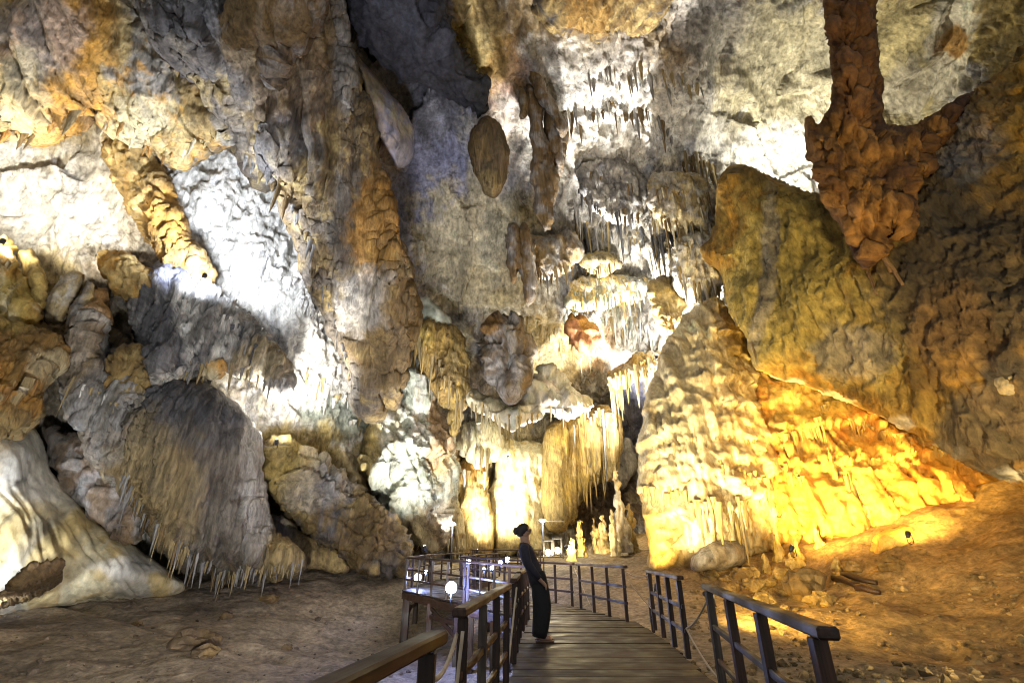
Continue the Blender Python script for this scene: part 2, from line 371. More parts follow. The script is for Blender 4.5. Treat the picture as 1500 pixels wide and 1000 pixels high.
def tube_me(name, pts, r, n=8, closed=False):
    V = []; F = []; pts = [Vector(p) for p in pts]
    rs = r if isinstance(r, (list, tuple)) else [r] * len(pts)
    for i, p in enumerate(pts):
        t = (pts[min(i + 1, len(pts) - 1)] - pts[max(i - 1, 0)]).normalized()
        a = t.cross(Vector((0, 0, 1)) if abs(t.z) < .9 else Vector((1, 0, 0))).normalized(); b = t.cross(a)
        for j in range(n):
            q = 2 * math.pi * j / n; V.append(p + (a * math.cos(q) + b * math.sin(q)) * rs[i])
    for i in range(len(pts) - 1):
        for j in range(n): F.append((i * n + j, i * n + (j + 1) % n, (i + 1) * n + (j + 1) % n, (i + 1) * n + j))
    F.append(tuple(range(n))[::-1]); F.append(tuple((len(pts) - 1) * n + j for j in range(n)))
    me = bpy.data.meshes.new(name); me.from_pydata(V, [], F); me.polygons.foreach_set('use_smooth', [True] * len(me.polygons)); me.update(); return me

# ------------------------------------------------------------------ the cave itself
HULL = rbf([(-1400, 900, 4), (-1400, 0, 3), (-600, 700, 10), (-600, 200, 8.5), (-600, -300, 6), (0, 850, 19), (0, 600, 18.5), (0, 250, 16.5), (0, 0, 13.5), (0, -400, 7),
    (250, 700, 21.5), (250, 300, 18.5), (250, 50, 15.5), (450, 800, 24), (450, 450, 21.5), (450, 200, 20.5), (600, 780, 28), (600, 550, 29), (590, 300, 27), (570, 100, 21), (560, -200, 11),
    (700, 700, 34), (760, 700, 38), (680, 550, 32), (740, 400, 29), (740, 250, 25), (740, 100, 19), (740, -50, 14), (740, -400, 7), (850, 700, 40), (930, 650, 41), (900, 450, 31), (900, 300, 27),
    (900, 150, 22), (900, 0, 17), (1000, 700, 31), (1000, 500, 29), (1000, 300, 25), (1000, 100, 20), (1150, 250, 25), (1150, 100, 21), (1150, 0, 17.5), (1300, 150, 21), (1400, 50, 17), (1500, 0, 14.5),
    (1500, -300, 8), (1300, 600, 24), (1500, 600, 20), (1500, 850, 19), (1900, 300, 11), (1900, 800, 12), (2900, 500, 3.5), (2900, -300, 3), (-1400, -600, 2.6), (2900, -600, 2.6), (750, -650, 3.2),
    (250, 1000, 22), (750, 1000, 38), (1300, 1000, 21), (-600, 1100, 10), (2100, 1100, 10)])
gu = np.concatenate([np.arange(-1400, -60, 30), np.arange(-60, 1560, 2.8), np.arange(1560, 2900, 30)])
gv = np.concatenate([np.arange(-640, -60, 24), np.arange(-60, 860, 2.8), np.arange(860, 1260, 24)])
U, Vv = np.meshgrid(gu, gv); sh = U.shape; U = U.ravel(); Vv = Vv.ravel()
P0 = at(U, Vv, HULL(U, Vv)); idx = np.arange(U.size).reshape(sh)
Q = np.stack([idx[:-1, :-1], idx[1:, :-1], idx[1:, 1:], idx[:-1, 1:]], -1).reshape(-1, 4)
N0 = vnormals(P0, Q)
uvH = np.stack([U, Vv], -1)
def zone(zu, zv, ru, rv): return sstep(1.3, .7, np.hypot((U - zu) / ru, (Vv - zv) / rv) + .3 * fbm(P0, .3, 3, 11))
smooth_m = np.clip(zone(640, 200, 110, 240) + zone(700, 400, 90, 110) + zone(60, 270, 120, 110) + zone(1150, 130, 110, 130) + zone(1330, 90, 100, 120) + zone(80, 480, 120, 90) + zone(730, 520, 130, 80), 0, 1)
rough_d = D_rough(.75, .42, 1)(P0) + D_flute(.10, 1.6, .8, .6, 0, 3, .15)(P0) + zone(930, 300, 150, 230) * D_flute(.22, .7, .9, .3, 0, 13, .12)(P0)
smooth_d = D_facet(.9, .28, 5)(P0) + .12 * fbm(P0, 1.2, 4, 8) + .05 * ridged(P0, 3, 3, 4)
big = .9 * fbm(P0, .16, 3, 21)
PH = P0 + N0 * (big + rough_d * (1 - smooth_m) + smooth_d * smooth_m)[:, None]
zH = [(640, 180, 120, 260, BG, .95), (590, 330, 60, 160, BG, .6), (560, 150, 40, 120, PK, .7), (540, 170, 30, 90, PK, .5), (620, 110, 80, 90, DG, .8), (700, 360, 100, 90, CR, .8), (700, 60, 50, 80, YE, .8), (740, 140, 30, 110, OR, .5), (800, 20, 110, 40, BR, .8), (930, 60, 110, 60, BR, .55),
      (870, 120, 90, 70, GY, .6), (950, 200, 130, 100, WH, .75), (900, 330, 120, 90, GY, .5), (900, 420, 110, 60, WH, .8), (930, 490, 70, 60, WH, .9), (860, 500, 40, 40, OR, .6), (800, 520, 50, 70, TN, .7), (740, 200, 60, 60, WH, .6),
      (1150, 110, 90, 130, CR, .8), (1040, 30, 60, 60, GY, .7), (1150, 230, 80, 50, WH, .9), (1340, 90, 95, 130, (.44, .37, .20), .95), (1330, 130, 50, 40, GY, .5), (1402, 50, 38, 120, (.62, .57, .44), 1), (1402, 50, 34, 110, (.62, .57, .44), 1), (1404, 66, 30, 22, OR, .9), (1480, 40, 50, 60, YE, .7),
      (60, 280, 130, 110, WH, .95), (330, 270, 120, 130, WH, .95), (420, 400, 110, 110, WH, .85), (460, 520, 70, 110, WH, .95), (80, 100, 130, 110, TN, .7), (130, 60, 60, 90, OR, .6), (230, 130, 120, 90, TN, .7), (60, 420, 60, 60, YE, .6),
      (600, 600, 70, 110, WH, .95), (590, 700, 60, 60, GN, .8), (570, 740, 60, 60, TN, .8), (480, 620, 50, 40, GN, .8), (450, 700, 90, 70, TN, .8), (520, 760, 90, 60, BR, .8), (430, 660, 60, 40, YE, .5), (400, 760, 60, 40, TN, .8), (620, 520, 40, 60, WH, .8), (660, 660, 30, 40, OR, .7),
      (760, 700, 60, 100, CR, .95), (930, 600, 30, 60, BG, .9), (880, 740, 60, 70, MU, .9), (700, 720, 60, 90, BR, .6)]
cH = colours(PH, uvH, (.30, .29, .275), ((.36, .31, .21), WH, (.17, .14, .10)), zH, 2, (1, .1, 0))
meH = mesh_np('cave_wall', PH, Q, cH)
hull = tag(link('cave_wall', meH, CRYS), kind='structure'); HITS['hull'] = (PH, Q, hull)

# floor: one sheet, low under the boardwalk and rising to the walls
FL = [(0, 0, -1.3), (0, 6, -1.3), (-1, 12, -1.5), (-3.5, 18.5, -1.5), (-10.6, 11.8, -1.15), (-16, 17.5, -.1), (-12, 20, .1), (-8.5, 23, .55), (-5.3, 25, 1.2), (-4, 12, -1.35), (-8, 16, -.9), (-20, 14, .6), (-25, 5, .5), (-10, 2, -1.2),
      (3.2, 8, -.6), (5.1, 8.4, -.6), (8, 8.9, -.6), (9.8, 14.1, -.15), (8, 17.9, .1), (11.6, 13, .3), (6.6, 20, .9), (15.6, 16, 3.1), (12.5, 17.5, 2.0), (15, 11, 1.6), (18, 8, 2.6), (22, 15, 5), (10, 2, -.3), (3.6, 14, -.5), (3, 20, .2), (2, 27, .9), (0, 33, .9), (-2, 27, .3), (5, 32, 1.6), (0, 45, 1.5), (20, 40, 4), (-20, 40, 3), (0, -12, -1.2), (20, -10, 1), (-20, -10, 1)]
fp = np.array(FL); d_ = np.linalg.norm(fp[:, None, :2] - fp[None, :, :2], axis=-1); nF = len(fp)
A_ = np.zeros((nF + 1, nF + 1)); A_[:nF, :nF] = d_; A_[:nF, nF] = 1; A_[nF, :nF] = 1
cF = np.linalg.solve(A_, np.concatenate([fp[:, 2], [0]]))
def floor_z(x, y):
    o = np.full(np.shape(x), cF[nF])
    for k in range(nF): o = o + cF[k] * np.hypot(x - fp[k, 0], y - fp[k, 1])
    return o
fx = np.concatenate([np.arange(-34, -16, .4), np.arange(-16, 17, .09), np.arange(17, 34, .4)]); fy = np.concatenate([np.arange(-14, 1.5, .5), np.arange(1.5, 24, .09), np.arange(24, 46, .35)])
X, Y_ = np.meshgrid(fx, fy); sF = X.shape; X = X.ravel(); Y_ = Y_.ravel(); Z = floor_z(X, Y_); PFl = np.stack([X, Y_, Z], -1)
near = sstep(3.2, 4.5, np.abs(X - 1.0) + np.clip(Y_ - 9, 0, 4) * .0)
rightm = sstep(3, 8, X)
df = (.22 * fbm(PFl, .35, 4, 31) + .05 * ridged(PFl, .9, 5, 33) + .05 * fbm(PFl, 3, 4, 35, .65)) + rightm * (.30 * fbm(PFl, .45, 3, 36) + .10 * ridged(PFl, .8, 4, 38))
tr = np.exp(-((X * .35 + Y_ - 12.2) / .35) ** 2) * sstep(-3, -5, X)
PFl[:, 2] += df * (.35 + .65 * near) - .12 * tr
idx = np.arange(X.size).reshape(sF); QF = np.stack([idx[:-1, :-1], idx[:-1, 1:], idx[1:, 1:], idx[1:, :-1]], -1).reshape(-1, 4)
nn = fbm(PFl, .5, 4, 40)[:, None]; n3 = fbm(PFl, 2.2, 4, 41)[:, None]
cFl = np.array((.30, .24, .16))[None] * (1 + .35 * nn + .3 * n3); cR = np.array((.30, .20, .085))[None] * (1 + .3 * nn + .35 * n3)
cFl = cFl * (1 - rightm[:, None]) + cR * rightm[:, None]
floor = tag(link('cave_floor', mesh_np('cave_floor', PFl, QF, np.clip(cFl, .02, .7)), SOIL), kind='structure'); HITS['floor'] = (PFl, QF, floor)
def fz(x, y):
    if 'flb' not in _bvh: _bvh['flb'] = BVHTree.FromPolygons(PFl.tolist(), QF.tolist())
    h = _bvh['flb'].ray_cast(Vector((x, y, 30)), Vector((0, 0, -1))); return h[0].z if h[0] else 0.

exec_rock = True
# ------------------------------------------------------------------ rock bodies, left side
G1 = 'rock bodies of the left wall'
upper_left = mass('rock_overhang', [(-60, -60), (215, -60), (250, 60), (330, 150), (350, 200), (300, 215), (262, 245), (215, 215), (165, 190), (140, 150), (90, 190), (55, 215), (20, 190), (-60, 215)],
    [(-60, -60, 11), (100, 0, 12), (230, 0, 13.2), (100, 180, 14.6), (300, 200, 16.2), (-60, 200, 13.6)], 1.3, 3.5, 70, D_sum(D_rough(.26, .6, 3), D_flute(.34, .8, 1, 0, 0, 4, .05), D_flute(.12, 2.2, 1, 0, 0, 5)), TN, (GY, OR, BR), [(120, 40, 40, 80, OR, .8), (100, 150, 60, 40, OR, .7), (60, 60, 60, 60, PK, .6), (210, 170, 50, 30, CR, .6), (30, 120, 40, 60, CR, .6)], FLUT,
    label='tan and orange streaked overhang filling the top left corner', cat='rock overhang', st=(1, 0, 0))
fringe(upper_left, [(-20, 200), (60, 200), (140, 150)], 8, (.5, 1.1), (.12, .24), (OR, TN, BR)); fringe(upper_left, [(150, 180), (250, 235), (340, 195)], 14, (.25, .7), (.08, .16), (TN, CR, OR))
dark_mass = mass('hanging_rock_curtain', [(190, -60), (495, -60), (512, 70), (545, 180), (566, 290), (584, 400), (606, 440), (604, 490), (578, 560), (552, 625), (520, 600), (508, 520), (470, 430), (440, 330), (405, 270), (368, 255), (352, 190), (300, 130), (235, 60)],
    [(200, -60, 11.5), (480, -60, 12.5), (300, 100, 14.5), (500, 100, 15.5), (420, 250, 17.2), (560, 300, 18.5), (600, 450, 20.5), (540, 600, 22.5), (480, 430, 20)], 1.7, 2.5, 75, D_sum(D_rough(.20, .5, 6), D_flute(.50, .55, 1, 0, 0, 7, .04), D_flute(.20, 1.6, 1, 0, 0, 8, .06)), (.19, .165, .135), (BR, TN, (.09, .075, .06)),
    [(300, 40, 110, 90, DG, .7), (410, 60, 80, 60, BR, .6), (440, 150, 60, 60, MU, .7), (545, 340, 26, 90, OR, .7), (500, 90, 16, 120, GY, .7), (570, 480, 50, 90, BR, .75), (535, 440, 30, 50, WH, .5), (420, 220, 40, 40, DG, .6), (520, 560, 20, 50, GY, .6)], FLUT, step=2.3,
    label='huge dark fluted rock curtain hanging from the ceiling left of centre', cat='rock curtain', s=3, st=(1, 0, 0))
fringe(dark_mass, [(355, 235), (400, 268), (440, 320)], 9, (.5, 1.3), (.1, .2), (BR, GY, TN)); fringe(dark_mass, [(445, 330), (480, 440), (515, 560)], 12, (.3, .9), (.08, .16), (BR, TN, GY))
fold = mass('rock_fold', [(395, -60), (478, -60), (470, 20), (440, 70), (418, 100), (396, 130), (388, 110), (400, 60), (340, 75), (330, 20), (350, -60)], [(400, -60, 10.6), (400, 60, 12.2), (390, 130, 13), (470, 0, 12)], .9, 2.5, 30, D_sum(D_rough(.12, .7, 9), D_flute(.4, .7, 1, 0, 0, 10, .05), D_flute(.14, 1.8, 1, 0, 0, 11)), MU, (BR, GY), [(380, 30, 60, 40, BR, .7)], FLUT,
    label='brown layered rock fold at the top of the dark curtain', cat='rock fold', s=5)
brown_strip = mass('brown_rock_rib', [(150, 205), (185, 190), (240, 240), (262, 300), (272, 345), (300, 380), (308, 412), (285, 410), (240, 390), (222, 352), (190, 300), (168, 260)], [(150, 200, 15.8), (260, 300, 17), (300, 400, 17.8)], .9, 2., 26, D_sum(D_rough(.5, .9, 12)), TN, (OR, BR), [(250, 320, 40, 50, OR, .6), (200, 260, 40, 40, BR, .5)], CRYS, label='rough orange brown rib between two white rock faces', cat='rock rib', s=6)
orange_knob = mass('orange_outcrop', [(148, 365), (180, 370), (215, 395), (238, 405), (222, 432), (188, 445), (165, 425), (140, 392)], 16.6, .8, 2, 24, D_rough(.35, .9, 14), OR, (BR, TN), [], ROCK, label='orange knob of rock above the pointed stalagmite', cat='rock', s=7)
yellow_blade = mass('yellow_slab', [(262, 372), (290, 385), (312, 412), (300, 418), (275, 405), (255, 398)], 17, .5, 1.5, 12, D_smooth(.15, .8, 15), YE, (OR,), [], ROCK, label='small yellow blade of rock under the brown rib', cat='rock slab', s=8)
grey_drips = mass('grey_dripstone', [(192, 425), (215, 405), (240, 384), (272, 390), (310, 420), (355, 455), (395, 500), (430, 545), (425, 575), (385, 560), (345, 545), (300, 530), (262, 560), (225, 575), (210, 540), (196, 480)], [(200, 420, 16.8), (300, 420, 17.6), (430, 560, 18.6), (230, 560, 16.4)], 1.0, 2.5, 40, D_sum(D_rough(.3, .7, 16), D_flute(.2, 3.2, .85, .5, 0, 17)), GY, (DG, WH), [(230, 490, 50, 60, DG, .9), (250, 400, 30, 30, BG, .7), (330, 480, 60, 40, GY, .8), (300, 540, 50, 30, DG, .6), (380, 530, 40, 30, TN, .6)], FLUT, label='dark grey dripstone with a comb of short drips above the big fluted mound', cat='dripstone', s=9)
fringe(grey_drips, [(255, 440), (300, 455), (340, 480), (380, 520)], 16, (.5, 1.1), (.06, .13), (GY, WH, DG)); fringe(grey_drips, [(270, 545), (345, 545), (420, 570)], 16, (.4, 1.0), (.06, .12), (TN, GY, WH)); fringe(grey_drips, [(300, 425), (360, 462), (410, 520)], 10, (.3, .7), (.06, .12), (WH, GY))
boss = mass('pale_rock_boss', [(285, 518), (325, 522), (330, 545), (312, 556), (288, 548)], 16.9, .5, 1.5, 14, D_rough(.25, 1., 18), CR, (OR,), [(310, 530, 18, 10, OR, .5)], ROCK, label='small pale orange boss of rock under the grey dripstone', cat='rock boss', s=10)
mound = mass('fluted_rock_mound', [(196, 590), (225, 565), (262, 558), (305, 566), (345, 590), (372, 620), (388, 655), (385, 720), (392, 775), (440, 800), (446, 842), (400, 845), (362, 850), (330, 858), (312, 835), (270, 825), (228, 800), (214, 770), (190, 740), (176, 700), (172, 640)],
    [(196, 590, 16.4), (350, 590, 18), (390, 700, 19), (440, 840, 20.6), (320, 850, 19), (200, 760, 17)], 2.2, 2.5, 85, D_sum(D_smooth(.2, .5, 19), D_flute(.17, 1.7, .95, .35, 0, 20, .04), D_flute(.09, 3.6, .95, .35, 0, 21, .05)), (.17, .155, .13), ((.24, .18, .11), (.10, .085, .07)), [(300, 590, 90, 32, DG, .95), (270, 620, 90, 40, DG, .6), (370, 690, 20, 110, WH, .6), (230, 720, 60, 90, TN, .5), (420, 820, 40, 40, TN, .8)], FLUT, step=2.2,
    label='large dark fluted flowstone mound with ragged hem on the left', cat='flowstone mound', s=11)
fringe(mound, [(180, 700), (215, 765), (270, 815), (330, 850)], 60, (.3, .9), (.04, .10), (TN, GY, BR), up=9, jit=9); fringe(mound, [(330, 845), (400, 840), (445, 835)], 34, (.2, .6), (.04, .09), (TN, GY), up=8)
pinnacle = mass('pointed_stalagmite', [(143, 420), (150, 450), (150, 500), (160, 540), (205, 560), (215, 600), (190, 640), (150, 640), (110, 610), (92, 570), (98, 520), (112, 480), (128, 445)], [(143, 420, 15.9), (150, 600, 15.6), (210, 600, 16.2)], 1.0, 2.2, 34, D_sum(D_rough(.28, .9, 22), D_flute(.18, 2.6, .9, .4, 0, 23)), GY, (TN, WH), [(140, 440, 14, 40, OR, .8), (110, 520, 30, 60, BR, .6), (150, 590, 40, 40, GY, .7), (170, 500, 20, 40, DG, .5)], FLUT, label='pointed grey and orange stalagmite standing on the left ledge', cat='stalagmite', s=12)
fringe(pinnacle, [(105, 560), (140, 585), (190, 610)], 10, (.5, 1.0), (.06, .12), (GY, WH, TN))
shoulder = mass('dripping_rock_shoulder', [(160, 520), (205, 500), (222, 540), (215, 620), (205, 700), (180, 720), (150, 690), (128, 640), (120, 600)], 15.9, .8, 2.3, 34, D_sum(D_rough(.3, .8, 24), D_flute(.2, 2.8, .9, .4, 0, 25)), TN, (GY, BR), [(170, 640, 40, 50, GY, .6)], FLUT, label='rough grey brown shoulder of rock beside the big fluted mound', cat='rock shoulder', s=13)
left_ledge = mass('orange_rock_ledge', [(-60, 455), (0, 470), (40, 480), (80, 488), (98, 520), (90, 545), (60, 560), (58, 600), (40, 632), (10, 640), (-60, 640)], [(-60, 450, 13), (0, 470, 14), (100, 520, 15.2), (40, 630, 14)], 1.1, 2.6, 34, D_sum(D_rough(.3, .8, 26), D_flute(.2, 2.4, .8, .5, 0, 27)), TN, (OR, BR), [(30, 510, 60, 40, BR, .7), (60, 540, 40, 25, CR, .5), (10, 480, 40, 20, YE, .6)], FLUT, label='orange ledge fringed with pale drips at the left edge', cat='rock ledge', s=14)
fringe(left_ledge, [(-20, 600), (15, 610), (50, 585)], 15, (.7, 1.6), (.07, .15), (CR, TN, OR), up=20)
petals = mass('yellow_rock_fold', [(-60, 370), (5, 345), (25, 395), (45, 420), (58, 455), (50, 485), (0, 475), (-60, 460)], 14.6, .8, 2., 30, D_sum(D_facet(.5, .9, 28), D_rough(.25, .8, 29)), YE, (OR, CR), [], ROCK, label='folded yellow rock above the left ledge', cat='rock fold', s=15)
for k, (pl, yy) in enumerate((([(66, 470), (78, 420), (105, 392), (122, 400), (104, 440), (92, 480)], 15.6), ([(95, 478), (108, 440), (128, 412), (140, 425), (122, 470), (112, 486)], 15.4), ([(26, 365), (50, 375), (66, 410), (62, 455), (42, 440), (34, 400)], 15))):
    mass('curved_slab', pl, yy, .5, 1.6, 16, D_sum(D_smooth(.2, .9, 30 + k), D_rough(.22, .9, 33 + k)), (WH, GY, YE)[k], (TN,), [], ROCK, label=('smooth white curved blade of rock left of the pointed stalagmite', 'grey curved blade of rock touching the pointed stalagmite', 'yellow leaf shaped blade of rock near the left edge')[k], cat='rock slab', group='curved rock blades', s=16 + k)
slope = mass('white_flowstone_slope', [(-60, 580), (20, 612), (60, 625), (75, 680), (110, 730), (150, 768), (200, 805), (240, 835), (275, 862), (230, 872), (100, 885), (0, 905), (-60, 920)], [(-60, 580, 14.5), (60, 625, 16.6), (275, 862, 19.2), (100, 880, 17.4), (-60, 920, 15.4)], 1.5, 3., 100, D_sum(D_smooth(.5, .3, 34), D_flute(.06, 2.2, .8, .5, .6, 35)), CR, (WH, TN), [(60, 680, 70, 50, WH, .8), (60, 790, 60, 50, TN, .6), (200, 830, 60, 14, WH, .7)], SMOO, jag=5, label='smooth cream flowstone slope at the lower left', cat='flowstone slope', s=18)
foot = mass('brown_foot_rock', [(-60, 905), (0, 880), (28, 838), (60, 818), (94, 816), (92, 850), (84, 872), (40, 885), (0, 892), (-60, 925)], [(-60, 905, 13.4), (90, 840, 15.2), (0, 880, 14.2)], .6, 1.5, 24, D_rough(.2, .9, 36), (.22, .155, .085), (BR,), [], ROCK, label='brown rock leaning at the foot of the cream slope', cat='rock', s=19)
ledge_l = mass('dark_rock_shelf', [(60, 625), (120, 640), (170, 690), (215, 770), (190, 800), (120, 745), (80, 690)], 17.2, .35, 2., 20, D_sum(D_facet(.35, .9, 38), D_rough(.18, 1, 39)), GY, (PK, MU), [], ROCK, label='cracked grey shelf between the cream slope and the fluted mound', cat='rock shelf', s=20)
strata = mass('strata_rock_slope', [(392, 655), (420, 650), (450, 672), (490, 700), (530, 730), (570, 765), (600, 800), (592, 835), (560, 845), (520, 820), (480, 790), (448, 770), (410, 730), (390, 700)], [(390, 660, 20.6), (600, 800, 23.2), (480, 780, 21.4)], 1.1, 2.5, 40, D_sum(D_rough(.55, .8, 40), D_flute(.3, 1.8, .4, .4, 1.1, 41)), TN, (BR, DG), [(430, 690, 40, 30, YE, .6), (470, 710, 40, 40, WH, .4), (540, 790, 50, 30, BR, .7)], CRYS, label='brown layered rock slope running down to the walkway', cat='rock slope', s=21)
bank = mass('sandy_bank', [(385, 745), (420, 760), (460, 785), (500, 815), (520, 838), (440, 835), (400, 800)], 22, .5, 2., 30, D_smooth(.3, .5, 43), TN, (MU,), [(400, 770, 30, 30, GY, .5)], SOIL, label='smooth sandy bank beneath the layered slope', cat='sand bank', s=22)

# ------------------------------------------------------------------ centre
slate = mass('slate_ceiling_block', [(500, -60), (640, -60), (655, 40), (700, 95), (714, 150), (700, 172), (672, 160), (640, 138), (604, 112), (594, 128), (560, 95), (522, 70), (508, 20)], [(500, -60, 12.5), (640, -60, 12.8), (700, 150, 18.6), (520, 70, 15.5), (600, 110, 17)], .9, 3.2, 50, D_sum(D_facet(1.0, .45, 160), D_rough(.10, .9, 161)), (.045, .045, .056), ((.07, .07, .085), (.03, .03, .035)), [(700, 140, 20, 30, (.03, .03, .033), .8)], ROCK, label='dark slate grey block in the ceiling above the oval stalactite', cat='ceiling rock', s=60)
lobe = mass('smooth_pink_lobe', [(506, 60), (520, 78), (548, 110), (580, 145), (604, 178), (610, 210), (600, 240), (582, 250), (572, 222), (556, 200), (546, 165), (530, 125)], [(506, 60, 15.8), (560, 140, 18.2), (600, 230, 20.4)], .8, 2.6, 26, D_smooth(.3, .5, 162), PK, (CR, BG), [(600, 230, 24, 30, BG, .6)], SMOO, jag=4, label='smooth pinkish lobe of rock below the slate block', cat='rock lobe', s=61)
pillar_face = mass('tall_rock_face', [(540, 640), (560, 590), (590, 540), (612, 505), (640, 560), (660, 640), (672, 700), (660, 780), (640, 805), (590, 790), (560, 750), (545, 700)], [(540, 640, 25), (660, 640, 27), (600, 780, 25.5)], 1.4, 3., 55, D_sum(D_facet(.8, .5, 44), D_rough(.35, .8, 45), D_flute(.2, 1.6, .9, .2, .5, 46)), WH, (CR, GN), [(600, 720, 60, 60, GN, .7), (545, 670, 14, 60, YE, .8), (640, 640, 16, 70, OR, .6), (600, 780, 60, 30, TN, .8), (650, 770, 30, 40, MU, .7)], ROCK, label='tall white and green rock face rising behind the lamps', cat='rock face', s=23)
curtain_l = mass('dripstone_ledge', [(604, 474), (640, 470), (672, 486), (682, 520), (684, 560), (676, 610), (662, 640), (655, 600), (640, 560), (612, 520)], 25.4, .8, 2.2, 22, D_sum(D_rough(.25, .8, 47), D_flute(.3, 2.2, .95, .2, 0, 48)), GO, (TN, BR), [(615, 500, 16, 24, YE, .6)], FLUT, label='golden dripstone ledge with hanging drips beside the white face', cat='dripstone', s=24)
fringe(curtain_l, [(608, 505), (640, 540), (680, 600)], 18, (.8, 2.0), (.09, .2), (GO, TN, BR))
white_lip = mass('white_rock_lip', [(596, 440), (625, 436), (655, 455), (664, 478), (640, 482), (605, 478)], 26, .7, 2., 16, D_smooth(.25, .6, 49), (.55, .57, .50), (GN,), [], SMOO, label='smooth pale lip of rock above the golden dripstone ledge', cat='rock lip', s=25)
boulder = mass('hanging_boulder', [(712, 478), (735, 458), (762, 462), (778, 490), (782, 530), (772, 565), (748, 592), (728, 570), (708, 545), (702, 510)], [(712, 478, 25.5), (778, 500, 25.5), (748, 590, 24.5)], 1.7, 3.5, 38, D_sum(D_facet(.9, .7, 50), D_rough(.25, .9, 51)), (.15, .12, .09), (BR, GY), [(720, 475, 20, 16, OR, .6)], ROCK, jag=4, label='dark wedge shaped boulder hanging point down in the centre', cat='boulder', s=26)
ledge_c = mass('white_rock_ledge', [(678, 540), (700, 570), (735, 590), (760, 585), (790, 545), (812, 535), (838, 560), (868, 585), (862, 600), (820, 606), (780, 612), (740, 625), (715, 610), (690, 585), (676, 560)], [(678, 540, 27), (750, 600, 26), (868, 590, 27.5)], 1.2, 3., 26, D_sum(D_facet(.8, .7, 52), D_rough(.15, 1., 53)), WH, (CR, GN), [(800, 590, 24, 16, GY, .6), (800, 560, 16, 10, PK, .6)], SMOO, label='broad white ledge of fallen slabs under the hanging boulder', cat='rock ledge', s=27)
fringe(ledge_c, [(690, 590), (730, 622), (790, 612)], 14, (.6, 1.5), (.08, .16), (CR, TN, GO))
fringe(ledge_c, [(800, 606), (862, 600)], 6, (.5, 1.0), (.08, .16), (CR, WH))
shield = mass('shield_stalactite', [(700, 180), (712, 171), (724, 174), (738, 196), (746, 222), (744, 256), (730, 282), (718, 291), (706, 276), (694, 250), (686, 215), (690, 192)], [(712, 175, 19), (745, 230, 19), (716, 290, 18.6)], .9, 1.6, 30, D_sum(D_smooth(.08, 1, 54), D_flute(.17, 1.7, .95, .2, 0, 55)), (.15, .115, .07), (BR, MU), [(715, 270, 20, 18, TN, .6)], FLUT, jag=6, label='dark oval stalactite shaped like a beetle hanging from the ceiling', cat='stalactite', s=28)
fringe(shield, [(694, 250), (716, 288), (744, 255)], 12, (.3, .9), (.05, .12), (BR, TN), up=14)
blades = empty('stalactite_cluster', atv(790, 330, 20.2)); tag(blades, 'cluster of long brown blade stalactites right of the oval stalactite', 'stalactites')
for k, pl in enumerate(([(760, 85), (772, 100), (782, 135), (806, 170), (822, 205), (838, 192), (812, 150), (790, 110)], [(770, 120), (785, 140), (800, 200), (812, 255), (806, 330), (793, 345), (785, 300), (776, 250), (780, 190)], [(800, 150), (818, 165), (830, 195), (826, 240), (812, 262), (806, 210)], [(752, 120), (766, 128), (770, 168), (764, 178), (756, 150)], [(741, 335), (752, 330), (760, 370), (757, 415), (748, 405), (742, 375)], [(764, 330), (778, 335), (785, 380), (780, 440), (770, 450), (764, 400)])):
    bl_ = mass('blade', pl, 19.6 + .5 * (k % 3) + (2.5 if k > 3 else 0), .5, 1.6 + (1.5 if k > 3 else 0), 12, D_sum(D_rough(.16, 1., 56 + k), D_flute(.2, 1.5, .95, .2, 0, 60 + k)), (.20, .135, .07), (BR, GY), [], FLUT, jag=9, step=2.6, s=30 + k, parent=blades)
brown_roof = mass('brown_ceiling_rock', [(790, -60), (990, -60), (980, 20), (930, 50), (905, 30), (880, 62), (850, 40), (815, 55), (780, 10)], [(790, -60, 13), (990, -60, 13.5), (900, 50, 17)], 1.2, 3, 40, D_sum(D_rough(.5, .7, 64)), BR, (DG, TN), [(860, 20, 30, 40, OR, .4)], CRYS, label='dark brown knobbly rock at the top centre of the ceiling', cat='ceiling rock', s=36)

def drip_row(name, poly, Y, label, cols, fr, base, alt, s, bulge=.7):
    o = mass(name, poly, Y, bulge, 2.6, 16, D_sum(D_rough(.35, .9, s), D_flute(.15, 2.6, .95, .2, 0, s + 1)), base, alt, [], CRYS, label=label, cat='stalactites', group='stalactite rows of the centre wall', s=s)
    for (ln, n, L, r) in fr: fringe(o, ln, n, L, r, cols)
    return o
drip_row('stalactite_row', [(845, 240), (890, 225), (935, 250), (950, 290), (930, 330), (885, 320), (855, 290)], 24.5, 'grey stalactite row high on the white centre wall', (GY, DG, BR), [([(850, 290), (885, 320), (935, 325)], 16, (.7, 1.7), (.09, .18)), ([(860, 262), (930, 280)], 9, (.5, 1.1), (.08, .15))], GY, (WH, DG), 90)
drip_row('stalactite_row', [(850, 375), (880, 366), (905, 376), (912, 392), (880, 402), (856, 394)], 27, 'small tan ledge with short stalactites in the white centre wall', (TN, GO, BR), [([(856, 394), (880, 400), (910, 392)], 12, (.5, 1.3), (.07, .14))], CR, (TN, YE), 92)
drip_row('stalactite_row', [(830, 410), (880, 405), (930, 402), (955, 412), (950, 440), (900, 448), (850, 452), (830, 440)], 28, 'long pale comb of stalactites below the small tan ledge', (GN, TN, WH, GO), [([(835, 440), (900, 446), (950, 440)], 24, (.7, 1.9), (.08, .17)), ([(835, 425), (950, 420)], 14, (.5, 1.), (.07, .14))], WH, (GN, YE), 94)
